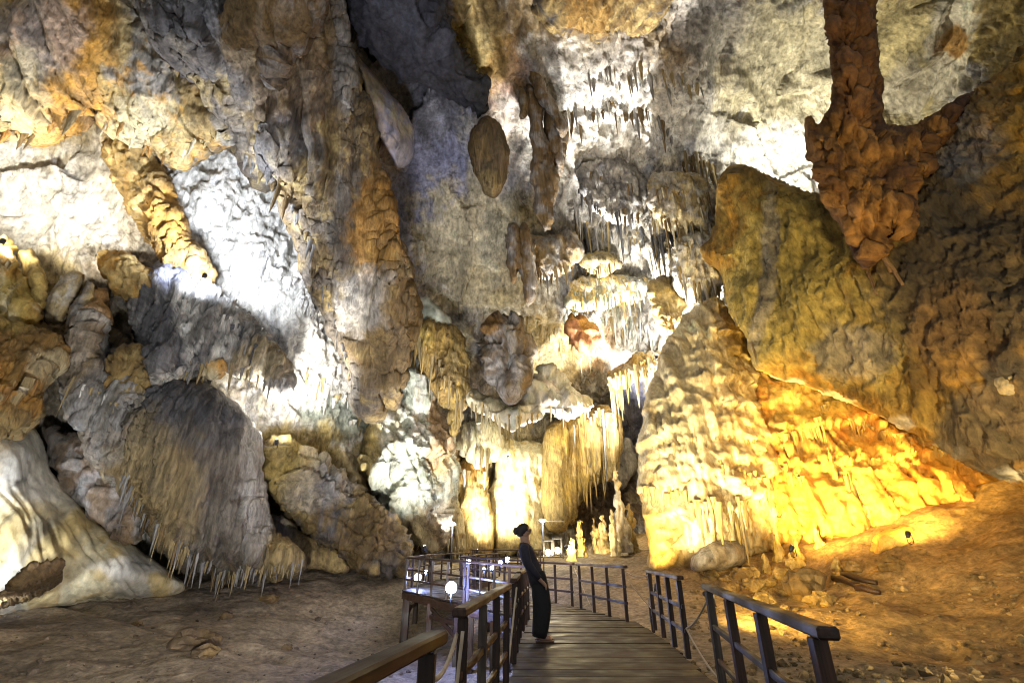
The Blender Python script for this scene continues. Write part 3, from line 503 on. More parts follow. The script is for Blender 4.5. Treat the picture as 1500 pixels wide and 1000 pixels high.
drip_row('stalactite_row', [(940, 260), (985, 250), (1030, 262), (1050, 300), (1040, 345), (1010, 330), (980, 340), (950, 320)], 22.5, 'tan stalactite row hanging above the cone of flowstone', (TN, BR, CR), [([(945, 318), (985, 335), (1040, 340)], 18, (.8, 2.4), (.1, .2)), ([(950, 285), (1040, 300)], 12, (.7, 1.5), (.08, .16))], TN, (CR, GY), 96, .9)
drip_row('stalactite_row', [(985, 345), (1045, 340), (1058, 390), (1052, 430), (1015, 440), (990, 410)], 22.8, 'white dripping columns just above the cone tip', (WH, CR, TN), [([(990, 400), (1020, 430), (1055, 425)], 14, (.6, 1.5), (.1, .2)), ([(990, 365), (1050, 370)], 10, (.6, 1.5), (.1, .2))], WH, (CR,), 98, .9)
drip_row('stalactite_row', [(890, 540), (930, 520), (965, 512), (972, 530), (945, 552), (915, 565), (892, 572)], 28.5, 'golden row of stalactites left of the cone edge', (GO, TN, YE), [([(890, 565), (915, 560), (965, 530)], 18, (.8, 2.0), (.09, .19)), ([(888, 570), (912, 572)], 6, (1.6, 2.8), (.1, .2))], TN, (GO, GY), 100)
drip_row('stalactite_row', [(750, 345), (800, 350), (840, 330), (850, 370), (835, 400), (800, 410), (775, 395)], 25.5, 'dark drips hanging right of the pale ceiling patch', (BR, TN, GY), [([(775, 390), (800, 408), (838, 395)], 14, (.7, 1.8), (.09, .18))], GY, (TN, BR), 102)
brown_block = mass('brown_flowstone_block', [(948, 408), (975, 404), (1004, 418), (1008, 440), (992, 475), (978, 500), (962, 490), (950, 450)], 23.8, .9, 2.5, 22, D_sum(D_scale(.22, .6, .5, 1, .2, 66), D_rough(.2, .9, 67)), TN, (BR, GO), [], FLOW, label='brown block of flowstone left of the cone tip', cat='flowstone', s=40)
knob_o = mass('reddish_outcrop', [(828, 470), (850, 458), (872, 472), (876, 500), (862, 518), (842, 510), (828, 492)], 28.5, .8, 2, 16, D_facet(.5, .9, 68), (.34, .17, .10), (OR, BR), [(862, 470, 14, 14, OR, .8)], ROCK, label='reddish orange knob of rock in the white centre wall', cat='rock', s=41)
curtain_r = mass('ribbed_stone_curtain', [(798, 628), (830, 612), (870, 600), (905, 598), (912, 640), (905, 690), (880, 700), (850, 730), (838, 765), (800, 775), (796, 700)], [(798, 630, 33), (905, 600, 33), (820, 770, 33.5)], .9, 2.5, 24, D_sum(D_smooth(.2, .5, 70), D_flute(.42, 1.25, 1, .2, 0, 71, .03), D_flute(.12, 4, 1, .2, 0, 72, .04)), GO, (TN, BR), [(880, 650, 30, 50, TN, .6)], FLUT, jag=4, label='tall golden ribbed stone curtain in the far chamber', cat='stone curtain', s=42)
fringe(curtain_r, [(840, 615), (905, 600)], 14, (2.2, 4.5), (.12, .22), (TN, GO, GY), up=-8)
fringe(curtain_r, [(845, 725), (880, 698), (905, 685)], 10, (.8, 1.8), (.1, .2), (TN, GO))
dark_lump = mass('grey_cauliflower_rock', [(885, 640), (920, 632), (935, 660), (930, 700), (905, 715), (885, 690)], 34.5, .8, 2.5, 20, D_nod(.35, 1.1, 73), GY, (DG,), [], CRYS, label='grey lumpy rock beside the ribbed curtain', cat='rock', s=43)
bright_col = mass('white_flowstone_column', [(722, 650), (745, 640), (775, 645), (796, 660), (797, 720), (795, 780), (800, 815), (722, 815), (718, 760), (720, 700)], 33.8, 1.1, 2.5, 34, D_sum(D_smooth(.25, .5, 74), D_flute(.2, 1.8, 1, .2, 0, 75, .05), D_rough(.12, 1., 76)), (.62, .57, .42), (CR, YE), [(750, 780, 40, 30, YE, .6)], FLOW, label='brightly lit white flowstone column behind the person', cat='flowstone column', s=44)
for k, (pl, yy, bs, lb) in enumerate((([(664, 690), (680, 668), (702, 665), (712, 690), (716, 740), (722, 815), (690, 815), (672, 815), (668, 750)], 32.4, TN, 'brown ribbed column left of the lit white column'), ([(648, 740), (660, 720), (672, 740), (676, 815), (650, 815)], 31, BR, 'narrow dark column next to the brown ribbed column'), ([(676, 625), (700, 618), (720, 640), (718, 668), (700, 690), (684, 670), (672, 650)], 31.8, WH, 'white stub column above the brown ribbed column'), ([(700, 606), (730, 622), (735, 660), (722, 680), (706, 650)], 31, CR, 'cream stalactite column under the white ledge'))):
    o = mass('stone_column', pl, yy, .8, 2.6, 18, D_sum(D_rough(.25, .7, 78 + k), D_flute(.3, 1.5, 1, .2, 0, 82 + k, .05)), bs, (OR, TN) if k < 1 else (CR,), [(690, 690, 16, 16, OR, .7)] if k == 0 else [], FLUT, label=lb, cat='stone column', group='stone columns at the back', s=45 + k, jag=4)
    fringe(o, [(pl[0][0], pl[0][1] + 12), (pl[3][0], pl[3][1] + 10)], 5, (.8, 2.0), (.1, .2), (CR, TN, WH))
for ln, n_, L_, cl in (([(825, 185), (900, 165), (985, 195)], 20, (.6, 1.4), (GY, BR, WH)), ([(850, 335), (930, 350), (1000, 335)], 22, (.7, 1.8), (GY, TN, DG)), ([(950, 365), (1000, 385)], 10, (.8, 2.), (CR, TN)), ([(825, 465), (900, 470), (955, 485)], 22, (.6, 1.6), (GN, TN, WH)), ([(1000, 235), (1050, 255)], 9, (.7, 1.8), (TN, BR)),
        ([(440, 560), (500, 590), (530, 640)], 12, (.4, 1.), (TN, WH)), ([(860, 130), (940, 110), (1040, 140)], 16, (.5, 1.2), (GY, TN)), ([(960, 270), (1045, 285)], 12, (.8, 2.), (GY, CR)), ([(840, 300), (860, 380), (840, 430)], 12, (.7, 1.6), (GY, BR, TN)), ([(380, 380), (440, 430), (480, 500)], 14, (.3, .8), (WH, GY)), ([(770, 470), (820, 500), (880, 530)], 12, (.5, 1.2), (TN, CR))):
    fringe(hull, ln, int(n_ * 1.5), (L_[0], L_[1] * 1.7), (.08, .24), cl, jit=16)
fringe(hull, [(690, 612), (740, 640), (800, 625)], 12, (.8, 2.2), (.1, .22), (CR, TN, WH))

# ------------------------------------------------------------------ right side
cone = mass('flowstone_cone', [(1046, 430), (1062, 446), (1085, 490), (1112, 545), (1130, 600), (1150, 700), (1160, 790), (1120, 822), (1060, 835), (1000, 840), (950, 838), (942, 790), (938, 740), (928, 715), (934, 640), (945, 580), (962, 530), (985, 490), (1015, 450)],
    [(1046, 430, 22), (930, 700, 21.5), (1150, 780, 20.5), (1000, 840, 20.5), (1110, 540, 21.5)], 2.4, 2.5, 110, D_sum(D_smooth(.3, .35, 110), D_scale(.36, 1.9, 1.4, 1, 0, 111, 4.2), D_scale(.06, .55, .4, 1, 0, 113, 6)), (.44, .36, .22), ((.32, .23, .12), CR), [(960, 790, 40, 60, GO, .7), (1000, 600, 40, 90, CR, .6)], FLOW, step=3, jag=4, label='great cone of flowstone with scalloped ledges right of the walkway', cat='flowstone cone', s=50)
fringe(cone, [(935, 715), (965, 722), (1020, 735), (1100, 745)], 26, (.8, 1.8), (.09, .17), (GO, TN, YE), up=-2); fringe(cone, [(960, 660), (1030, 650), (1110, 655)], 16, (.35, .8), (.07, .13), (TN, GO)); fringe(cone, [(1050, 690), (1140, 720)], 12, (.5, 1.1), (.08, .14), (TN, GO))
flow_wall = mass('flowstone_wall', [(1085, 520), (1150, 525), (1240, 560), (1330, 600), (1420, 650), (1560, 710), (1560, 800), (1460, 790), (1400, 760), (1340, 790), (1270, 800), (1180, 800), (1120, 800), (1090, 700)],
    [(1085, 520, 21.5), (1240, 560, 20.5), (1560, 710, 17), (1300, 790, 18.4), (1110, 800, 20.2), (1450, 780, 17)], 1.2, 3, 60, D_sum(D_smooth(.5, .3, 114), D_scale(.45, 2.2, 1.5, 1, 0, 115, 3.6), D_scale(.12, .8, .6, 1, 0, 116, 6)), (.40, .27, .11), (GO, (.36, .18, .06)), [(1200, 580, 60, 40, YE, .6), (1270, 700, 60, 60, YE, .5), (1400, 720, 80, 50, (.36, .21, .07), .7)], FLOW, step=3, label='golden flowstone wall with fluted draperies under the dark overhang', cat='flowstone wall', s=51)
fringe(flow_wall, [(1140, 640), (1190, 625), (1215, 590)], 22, (.7, 1.3), (.08, .15), (GO, YE), up=-4); fringe(flow_wall, [(1240, 620), (1300, 640), (1390, 670)], 24, (.6, 1.2), (.08, .14), (GO, OR, YE)); fringe(flow_wall, [(1230, 700), (1260, 720), (1275, 760)], 12, (.9, 1.7), (.08, .15), (GO, TN), up=0); fringe(flow_wall, [(1110, 680), (1150, 690), (1180, 700)], 14, (.6, 1.2), (.08, .14), (GO, TN), up=0); fringe(flow_wall, [(1320, 640), (1400, 670), (1440, 690)], 12, (.9, 1.6), (.1, .18), (OR, GO))
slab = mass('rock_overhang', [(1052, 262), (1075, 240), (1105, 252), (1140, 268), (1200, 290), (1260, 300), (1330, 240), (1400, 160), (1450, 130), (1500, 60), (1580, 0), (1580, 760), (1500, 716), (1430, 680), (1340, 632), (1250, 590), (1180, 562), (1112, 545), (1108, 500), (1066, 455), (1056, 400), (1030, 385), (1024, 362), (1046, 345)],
    [(1052, 262, 18.5), (1060, 450, 19), (1112, 545, 18.6), (1300, 400, 13.6), (1250, 590, 16), (1500, 716, 12.4), (1500, 250, 10.8), (1580, 0, 9.5), (1400, 160, 13)], 1.3, 4., 50, D_sum(D_smooth(.8, .22, 118), D_rough(.13, .5, 119), lambda P: sstep(7.5, 10.5, P[:, 0]) * D_rough(.3, .8, 120)(P)), (.31, .205, .062), ((.17, .115, .04), (.34, .19, .05)), [(1150, 420, 95, 140, (.46, .355, .12), .95), (1270, 500, 80, 80, (.40, .31, .11), .7), (1130, 400, 14, 120, GY, .6), (1260, 520, 60, 40, GY, .5), (1150, 553, 46, 12, (.66, .63, .50), 1), (1220, 580, 46, 13, (.66, .63, .50), 1), (1300, 615, 50, 13, (.66, .63, .52), 1), (1380, 655, 50, 13, (.66, .63, .52), 1), (1460, 695, 50, 14, (.66, .63, .52), 1), (1430, 400, 130, 150, (.065, .05, .03), .9), (1380, 300, 60, 60, (.07, .055, .035), .8), (1400, 500, 60, 80, (.26, .15, .06), .5), (1470, 620, 80, 70, (.07, .06, .045), .8), (1420, 210, 60, 60, GY, .6), (1460, 150, 50, 50, BR, .7)], CRYS, label='massive dark overhang slanting down across the right side', cat='rock overhang', s=52, step=3.0, jag=4, ef=.15)  # pale zones along the lower lip paint in a lit rim
fringe(slab, [(1030, 380), (1060, 450), (1105, 520)], 8, (.2, .5), (.08, .16), (BR, MU))
nod = mass('nodular_stone_column', [(1206, -60), (1292, -60), (1284, 20), (1288, 70), (1286, 115), (1296, 155), (1300, 190), (1330, 185), (1370, 168), (1420, 135), (1445, 130), (1440, 150), (1405, 175), (1395, 205), (1370, 225), (1372, 255), (1345, 262), (1340, 300), (1348, 335), (1335, 362), (1315, 340), (1295, 380), (1270, 400), (1240, 350), (1215, 320), (1198, 280), (1196, 235), (1184, 240), (1180, 200), (1178, 172), (1192, 168), (1202, 180), (1216, 160), (1222, 120), (1212, 80)],
    [(1206, -60, 10.8), (1290, -60, 10.8), (1250, 150, 11.6), (1420, 140, 11.6), (1270, 400, 13.2), (1190, 230, 12.4), (1345, 330, 12)], 1.0, 1.6, 34, D_sum(D_nod(.62, 2.9, 121, .34), D_smooth(.35, .7, 122), D_flute(.05, 2, 1, 0, 0, 123)), (.135, .066, .022), ((.07, .034, .013), (.20, .105, .036)), [(1250, 80, 30, 100, (.16, .075, .03), .6)], ROCK, step=2.1, jag=9, label='brown knobbly nodular column in front of the upper right wall', cat='stone column', s=53, ef=.1)
for k, (a, b, c) in enumerate((((1240, 330), (1262, 380), (1284, 432)), ((1262, 330), (1295, 375), (1322, 418)), ((1275, 345), (1300, 385), (1305, 400)))):
    Yk = 12.2; pts = []
    for t in np.linspace(0, 1, 9):
        u = (1 - t) ** 2 * a[0] + 2 * t * (1 - t) * b[0] + t * t * c[0]; v = (1 - t) ** 2 * a[1] + 2 * t * (1 - t) * b[1] + t * t * c[1]
        h = hit_on(slab, u, v); pts.append(h if h is not None else atv(u, v, Yk))
    base = pts[0].copy(); me = tube_me('stone_root', [p - base + Vector((random.uniform(-.03, .03), -.03, 0)) for p in pts], [.11 - .07 * i / 8 for i in range(9)])
    a_ = me.color_attributes.new('Col', 'FLOAT_COLOR', 'POINT'); a_.data.foreach_set('color', np.tile(np.array([.26, .15, .06, 1.], dtype=np.float32), len(me.vertices)))
    tag(link('stone_root', me, FLUT, None, base), ('long root like rib of stone below the nodular column', 'middle root like rib of stone reaching furthest right below the nodular column', 'shortest root like rib of stone below the nodular column')[k], 'stone rib', 'stone ribs below the nodular column')
white_knob = mass('pale_boulder', [(1452, 560), (1475, 545), (1510, 538), (1540, 545), (1540, 590), (1500, 592), (1468, 585)], 10.9, .3, 1.6, 22, D_sum(D_smooth(.1, 1, 124), D_rough(.2, 1., 125)), (.24, .21, .17), (GY, TN), [], ROCK, label='pale rounded boulder caught in the dark overhang at the right edge', cat='boulder', s=54)
grey_hump = mass('grey_boulder', [(1008, 838), (1015, 810), (1040, 792), (1070, 790), (1092, 800), (1094, 822), (1060, 836)], 19, .9, 1.5, 24, D_rough(.12, .8, 126), (.24, .20, .14), (GY,), [], ROCK, label='grey rounded boulder at the foot of the flowstone cone', cat='boulder', s=55, jag=3)
hump2 = mass('golden_flowstone_hump', [(1270, 830), (1275, 790), (1300, 770), (1340, 760), (1352, 790), (1340, 810), (1300, 815)], 16.9, .8, 1.5, 24, D_smooth(.2, .8, 128), (.42, .27, .09), (GO,), [], FLOW, label='low golden hump of flowstone at the foot of the wall', cat='flowstone', s=56)
# stalagmites standing behind the walkway and on the right floor
def floor_hit(u, v):
    fz(0, 5); h = _bvh['flb'].ray_cast(Vector((0, 0, CAMZ)), Vector(rays(u, v)).normalized()); return h[0]
def stalagmite(u, vb, vt, Y, wd, col, label, group, s, bump=.25):
    b = floor_hit(u, vb) if Y < 17.5 else None
    if b is not None and 8 < b.y < 22: Y = b.y
    b = atv(u, vb, Y); t = atv(u, vt, Y); H = t.z - b.z + .25; r0 = wd * Y / FPX / 1.1 / 2
    n, m = 28, 36; V = []; F = []
    for i in range(m):
        q = i / (m - 1); rr = r0 * ((1 - q) ** .55 * .75 + .30 * (1 - q) + .02)
        for j in range(n):
            a = 2 * math.pi * j / n; V.append((rr * math.cos(a), rr * math.sin(a), -.25 + H * q))
    for i in range(m - 1):
        for j in range(n): F.append((i * n + j, i * n + (j + 1) % n, (i + 1) * n + (j + 1) % n, (i + 1) * n + j))
    V = np.array(V); F = np.array(F); Nn = vnormals(V, F); W = V + np.array(b)
    V = V + Nn * (bump * r0 * (D_nod(1.6, 1.4 / max(r0, .25), s)(W) - .6 + .7 * fbm(W, 1.2 / max(r0, .2), 3, s)))[:, None]
    c = colours(W, np.zeros((len(W), 2)), col, (TN,), (), s)
    return tag(link('stalagmite', mesh_np('stalagmite', V, F, c), FLOW, None, b), label, 'stalagmite', group)
for k, a in enumerate(((912, 800, 688, 24.5, 30, WH, 'tall pale stalagmite behind the gate, highest of its group'), (886, 802, 752, 24, 22, CR, 'short knobbly stalagmite left of the tall pale one'), (872, 802, 757, 24.4, 18, TN, 'thin brown stalagmite second from left in the group behind the gate'), (852, 806, 760, 23.5, 20, GO, 'stubby golden stalagmite at the left end behind the gate'), (928, 802, 735, 25, 22, TN, 'tan stalagmite tucked right of the tall pale one'), (900, 805, 745, 23.6, 18, CR, 'cream stalagmite in front of the tall pale one'), (838, 812, 786, 23, 18, YE, 'small yellow stalagmite nearest the lanterns'))):
    stalagmite(*a, 'stalagmites behind the gate', 130 + k, .5)
for k, a in enumerate(((1142, 818, 776, 16.6, 24, YE, 'tallest yellow stalagmite on the right floor'), (1124, 834, 810, 16.2, 22, YE, 'stubby yellow stalagmite left of the tallest one'), (1160, 826, 808, 16.3, 24, YE, 'round yellow stalagmite right of the tallest one'), (1172, 822, 793, 16.5, 22, GO, 'leaning yellow stalagmite fourth from the left on the right floor'), (1200, 800, 765, 17, 20, GO, 'golden stalagmite standing against the flowstone wall'), (1226, 830, 812, 16, 22, YE, 'isolated low yellow stalagmite at the right of the group'), (1222, 692, 655, 18.3, 10, GO, 'thin golden stalagmite on the flowstone wall'))):
    stalagmite(*a, 'stalagmites on the right floor', 140 + k, .3)
# loose rocks
def rockpiece(u, v, Y, size, col, label, k, sq=.7):
    p = floor_hit(u, v) or atv(u, v, Y); p = p + Vector((0, 0, size * .2))
    bm = bmesh.new(); bmesh.ops.create_icosphere(bm, subdivisions=3, radius=1)
    me = bpy.data.meshes.new('rock'); bm.to_mesh(me); bm.free()
    V = np.array([v_.co for v_ in me.vertices]); d = D_facet(.9, 1.1, 150 + k)(V + k * 3.1) + .22 * fbm(V + k, 2.5, 3, k)
    V = V * (1 + .45 * d)[:, None] * np.array([1, .9, sq]) * size
    me.vertices.foreach_set('co', V.astype(np.float32).ravel()); a_ = me.color_attributes.new('Col', 'FLOAT_COLOR', 'POINT')
    c = colours(V + np.array(p), np.zeros((len(V), 2)), col, (BR,), (), k); a_.data.foreach_set('color', np.concatenate([c, np.ones((len(c), 1))], 1).astype(np.float32).ravel())
    return tag(link('loose_rock', me, ROCK, None, p), label, 'rock', 'loose rocks on the cave floor')
rockpiece(1180, 868, 12.8, .62, (.13, .10, .06), 'large dark loose rock among the debris right of the railing', 1, .9)
RK = [(1060, 850), (1085, 845), (1105, 862), (1130, 855), (1145, 842), (1150, 870), (1200, 885), (1215, 880), (1120, 880), (1040, 845), (1070, 868), (1100, 842), (1230, 845), (1250, 835), (1308, 832), (1160, 850), (1135, 868), (1090, 878)]
ORD = 'first second third fourth fifth sixth seventh eighth ninth tenth eleventh twelfth thirteenth fourteenth fifteenth sixteenth seventeenth eighteenth'.split(); RK.sort()
for k, (u, v) in enumerate(RK):
    rockpiece(u, v, 13.6 + 1.6 * ((k * 7) % 5) / 5 - (.8 if v > 865 else 0), random.uniform(.16, .38), random.choice(((.34, .25, .11), (.25, .18, .09), (.4, .31, .15))), ORD[k] + ' loose tan rock counted from the left in the debris heap right of the railing', 2 + k)
for k, (u, v) in enumerate(((285, 945), (330, 905), (300, 960), (200, 915), (395, 880), (420, 950))):
    rockpiece(u, v, (11.4, 13, 11, 13.2, 15.4, 11.6)[k], (.55, .2, .3, .14, .3, .16)[k], (.15, .11, .07), ('largest brown stone on the left cave floor', 'small stone on the left floor below the fluted mound', 'low stone beside the largest brown one on the left floor', 'pebble on the dark band of the left floor', 'stone at the foot of the sandy bank', 'small stone on the left floor nearest the railing')[k], 30 + k, .55)
for k, (a, b, Y) in enumerate((((1222, 852), (1262, 862), 14.2), ((1255, 866), (1290, 872), 13.6), ((1230, 846), (1285, 858), 14.6))):
    p, q = floor_hit(*a), floor_hit(*b); p = p + Vector((0, 0, .1)); q = q + Vector((0, 0, .08)); base = p.copy()
    me = tube_me('broken_timber', [Vector((0, 0, 0)), (q - p) * .35 + Vector((0, 0, .05)), (q - p) * .7, q - p], [.09, .11, .085, .06], 7)
    tag(link('broken_timber', me, WOOD, None, base), ('black broken timber lying behind the debris on the right floor', 'short black timber end nearest the viewer on the right floor', 'long black timber lying furthest back on the right floor')[k], 'timber', 'broken timbers on the right floor')

# gravel strewn over the floor
bm = bmesh.new(); bmesh.ops.create_icosphere(bm, subdivisions=1, radius=1); gv0 = np.array([v_.co for v_ in bm.verts]); gf0 = np.array([[v_.index for v_ in f_.verts] for f_ in bm.faces]); bm.free()
GV = []; GF = []; GC = []; ng = 0
for k in range(1500):
    u = random.uniform(1010, 1500) if k % 6 else random.uniform(0, 600); v = random.uniform(835, 1000)
    h = floor_hit(u, v)
    if h is None or h.y > 19 or h.y < 8 or -.6 < h.x < 2.7 and h.y < 14: continue
    if fbm(np.array([[h.x, h.y, 0.]]), .5, 3, 77)[0] < -.02 and k % 4: continue
    r_ = random.choice((.02, .025, .03, .04, .05, .08)) * random.uniform(.8, 1.5)
    w_ = gv0 * (1 + .35 * rng.standard_normal((len(gv0), 1)) * .6) * np.array([1, random.uniform(.6, 1), random.uniform(.45, .8)]) * r_
    a = random.uniform(0, 6.28); w_ = w_ @ np.array([[math.cos(a), math.sin(a), 0], [-math.sin(a), math.cos(a), 0], [0, 0, 1]]) + np.array(h) + np.array([0, 0, r_ * .25])
    GV.append(w_); GF.append(gf0 + ng); ng += len(gv0); c_ = (.30, .215, .10) if u > 800 else (.19, .145, .10); GC.append(np.ones((len(gv0), 1)) * np.array(c_)[None] * random.uniform(.5, 1.4))
tag(link('gravel', mesh_np('gravel', np.concatenate(GV), np.concatenate(GF), np.concatenate(GC), False), SOIL), 'small stones strewn over the cave floor', 'gravel', kind='stuff')
# ------------------------------------------------------------------ boardwalk
LE = [(-.75, -1), (-.55, 0), (-.42, 1.6), (-.28, 3.4), (-.02, 5.9), (.10, 8.5), (.35, 11.2), (.0, 13.2)]
RE = [(1.0, -1), (1.15, 0), (1.35, 1.6), (1.72, 3.4), (2.12, 5.9), (2.42, 8.5), (2.50, 11.0), (1.75, 13.6)]
boardwalk = tag(empty('boardwalk', (1, 6, -.05)), kind='structure')
bml = beam('joist', (-.35, -.8, -.19), (.12, 8.5, -.19), .1, .2, WOOD, boardwalk); beam('joist', (1.2, -.8, -.19), (2.2, 8.5, -.19), .1, .2, WOOD, boardwalk); beam('joist', (.12, 8.5, -.19), (.3, 12.6, -.19), .1, .2, WOOD, boardwalk); beam('joist', (2.2, 8.5, -.19), (2.0, 12.4, -.19), .1, .2, WOOD, boardwalk)
la = np.array(LE); ra = np.array(RE)
def edge_x(e, t): return np.array([np.interp(t, np.linspace(0, 1, len(e)), e[:, 0]), np.interp(t, np.linspace(0, 1, len(e)), e[:, 1])])
def plank(a, b, wd, z, parent):
    a = Vector((*a, z)); b = Vector((*b, z)); jz = random.uniform(-.006, .006); e = (b - a).normalized() * random.uniform(.0, .05)
    o = beam('plank', a - e + Vector((0, 0, jz - .02)), b + e * random.random() + Vector((0, 0, jz - .02 + random.uniform(-.004, .004))), wd, .04, PLNK, parent, .005); return o
NPL = 52
for i in range(NPL):
    t = (i + .5) / NPL; l = edge_x(la, t); r = edge_x(ra, t)
    l2 = edge_x(la, t + 1 / NPL); r2 = edge_x(ra, t + 1 / NPL); wd = min(np.hypot(*(l2 - l)), np.hypot(*(r2 - r))) if i < NPL - 1 else .25
    plank(l, r, max(.15, wd - .014), 0, boardwalk)
# walkway turning left and on into the far chamber
W2 = [((.35, 11.4), (1.75, 13.6)), ((-1.2, 13.9), (.35, 16)), ((-3.6, 17.6), (-1.9, 19.2)), ((-3.4, 21.5), (-1.4, 21.2)), ((-2.2, 26.5), (-.3, 25.6))]
wl = np.array([a for a, b in W2]); wr = np.array([b for a, b in W2])
boardwalk2 = tag(empty('boardwalk', (-2, 18, -.05)), kind='structure')
for i in range(64):
    t = (i + .5) / 64; l = edge_x(wl, t); r = edge_x(wr, t); plank(l, r, .2, -.004 + .3 * t, boardwalk2)
for side in (wl, wr):
    for k in range(len(side) - 1):
        z0, z1 = .3 * k / 4 - .16, .3 * (k + 1) / 4 - .16
        beam('joist', (*side[k], z0), (*side[k + 1], z1), .1, .2, WOOD, boardwalk2)
        for q in (.1, .5, .9):
            x, y = side[k] * (1 - q) + side[k + 1] * q; zf = fz(x, y)
            if zf < z0: beam('support_post', (x, y, zf - .1), (x, y, z0), .16, .16, WOOD, boardwalk2)
        a = side[k] * .9 + side[k + 1] * .1; b = side[k] * .5 + side[k + 1] * .5; za = fz(*a) + .6
        if za < z0 - .2: beam('cross_brace', (*a, za), (*b, z0 - .1), .07, .1, WOOD, boardwalk2); beam('tie_beam', (*a, (za + z0) / 2), (*b, (za + z0) / 2), .08, .12, WOOD, boardwalk2)
for e in (la, ra):
    for k in range(1, len(e)):
        x, y = e[k]; zf = fz(x, y); beam('support_post', (x, y, zf - .1), (x, y, -.06), .13, .13, WOOD, boardwalk)
# third stretch crossing the far chamber
boardwalk3 = tag(empty('boardwalk', (0, 28, .3)), kind='structure')
for i in range(40):
    x = -2.2 + i * .16; beam('plank', (x, 27.0, .42), (x, 28.6, .42), .145, .05, PLNK, boardwalk3, .004)
for x in (-2, 0, 2, 4): beam('support_post', (x, 27.1, fz(x, 27.1) - .1), (x, 27.1, .39), .14, .14, WOOD, boardwalk3)

def railing(A, B, npost, label, h=.93, mat=WOOD, group='timber railings along the boardwalk', th=.066, drop=.0, mids=(.33, .63)):
    A = Vector(A); B = Vector(B); root = empty('railing', A); tag(root, label, 'railing', group); d = (B - A).normalized(); up = Vector((0, 0, 1))
    for i in range(npost):
        t = (i + .12) / (npost - .76) if npost > 1 else .5; p = A.lerp(B, min(max(t, .02), .98))
        beam('post', p - up * drop, p + up * (h - .035), th, th * random.uniform(.85, 1.05), mat if random.random() > .12 else GREYW, root)
    beam('top_rail', A + up * h - d * .05, B + up * h + d * .05, th * 1.35, th * .8, mat, root, .01)
    for q in mids: beam('middle_rail', A + up * h * q + d * .02, B + up * h * q - d * .02, th * .55, th * .75, mat, root)
    return root
railing((1.36, 2.38, 0), (2.02, 5.5, 0), 4, 'dark railing with three open bays nearest the viewer on the right', .94)
railing((2.30, 7.2, 0), (2.58, 9.9, 0), 4, 'second dark railing on the right, just past the nearest one', .95)
railing((2.36, 10.9, 0), (1.70, 13.5, 0), 4, 'square gate like railing closing the far end of the deck', 1.0)
railing((-.60, .9, 0), (-.33, 2.35, 0), 3, 'worn railing end in the bottom left foreground', .92)
railing((-.32, 3.35, 0), (-.05, 5.9, 0), 4, 'worn slanting railing left of the person, nearest section', .92)
railing((.02, 6.9, 0), (.10, 8.6, 0), 3, 'short railing the person leans back against', .93)
railing((.12, 8.9, 0), (.34, 11.3, 0), 4, 'railing directly behind the person', .95)
railing((1.62, 13.9, 0), (.4, 15.9, .02), 4, 'railing right of the person below the two lanterns', 1.0)
pts = [(*wl[k], .3 * k / 4) for k in range(5)]; ptr = [(*wr[k], .3 * k / 4) for k in range(5)]
for k in range(4):
    railing(pts[k], pts[k + 1], 5, ('blue lit railing by the bright lamp on the turning walkway', 'railing at the outer corner of the walkway left of the bright lamp', 'railing on the left edge of the far walkway', 'farthest railing on the left edge of the walkway')[k], .98)
    if k: railing(ptr[k], ptr[k + 1], 5, ('', 'inner railing of the walkway behind the bright lamp', 'inner railing of the far walkway in the middle', 'farthest inner railing of the walkway')[k], .98)
railing((-2.2, 27.05, .44), (4, 27.05, .44), 6, 'front railing of the walkway crossing the far chamber', 1.0); railing((-2.2, 28.55, .44), (4, 28.55, .44), 6, 'back railing of the walkway crossing the far chamber', 1.0)
railing((3.0, 11.6, -.3), (3.5, 13.6, -.3), 2, 'short low timber rail half buried beyond the gate', .5, mids=(.5,))
def rope(pts, sag, label, r=.012):
    P_ = []
    for a, b in zip(pts[:-1], pts[1:]):
        a = Vector(a); b = Vector(b)
        for i in range(13):
            t = i / 12; P_.append(a.lerp(b, t) - Vector((0, 0, sag * 4 * t * (1 - t))))
    base = P_[0].copy(); me = tube_me('rope', [p - base for p in P_], r, 6)
    tag(link('rope', me, ROPE, None, base), label, 'rope', 'ropes tying the railings')
rope([(-.33, 2.33, .78), (-.34, 3.36, .80)], .06, 'pale rope sagging between the two nearest left railings')
rope([(-.30, 3.33, .82), (-.36, 3.30, .1)], .0, 'pale rope hanging down the end post of the slanting left railing')
rope([(1.42, 2.18, .80), (1.75, 1.2, .62)], .05, 'pale rope leaving the near right railing toward the viewer')
rope([(1.40, 2.20, .78), (1.50, 1.95, .05)], .0, 'second rope dropping from the end post of the near right railing')
rope([(2.0, 5.5, .80), (2.3, 7.2, .35), (2.08, 5.7, .1)], .04, 'loose rope slung between the two right railings')
rope([(2.58, 9.95, .88), (2.38, 10.85, .9)], .06, 'white rope between the second right railing and the gate')
rope([(2.40, 10.9, .75), (2.9, 10.6, .1)], .02, 'rope slanting down from the gate corner')
rope([(1.68, 13.55, .85), (1.62, 13.9, .8)], .04, 'short rope left of the gate')
rope([(1.66, 13.9, .9), (1.9, 13.0, .1)], .0, 'rope slanting across the gap left of the gate')
rope([(.06, 6.85, .85), (-.04, 6.1, .15)], .0, 'rope hanging down left of the leaning railing')

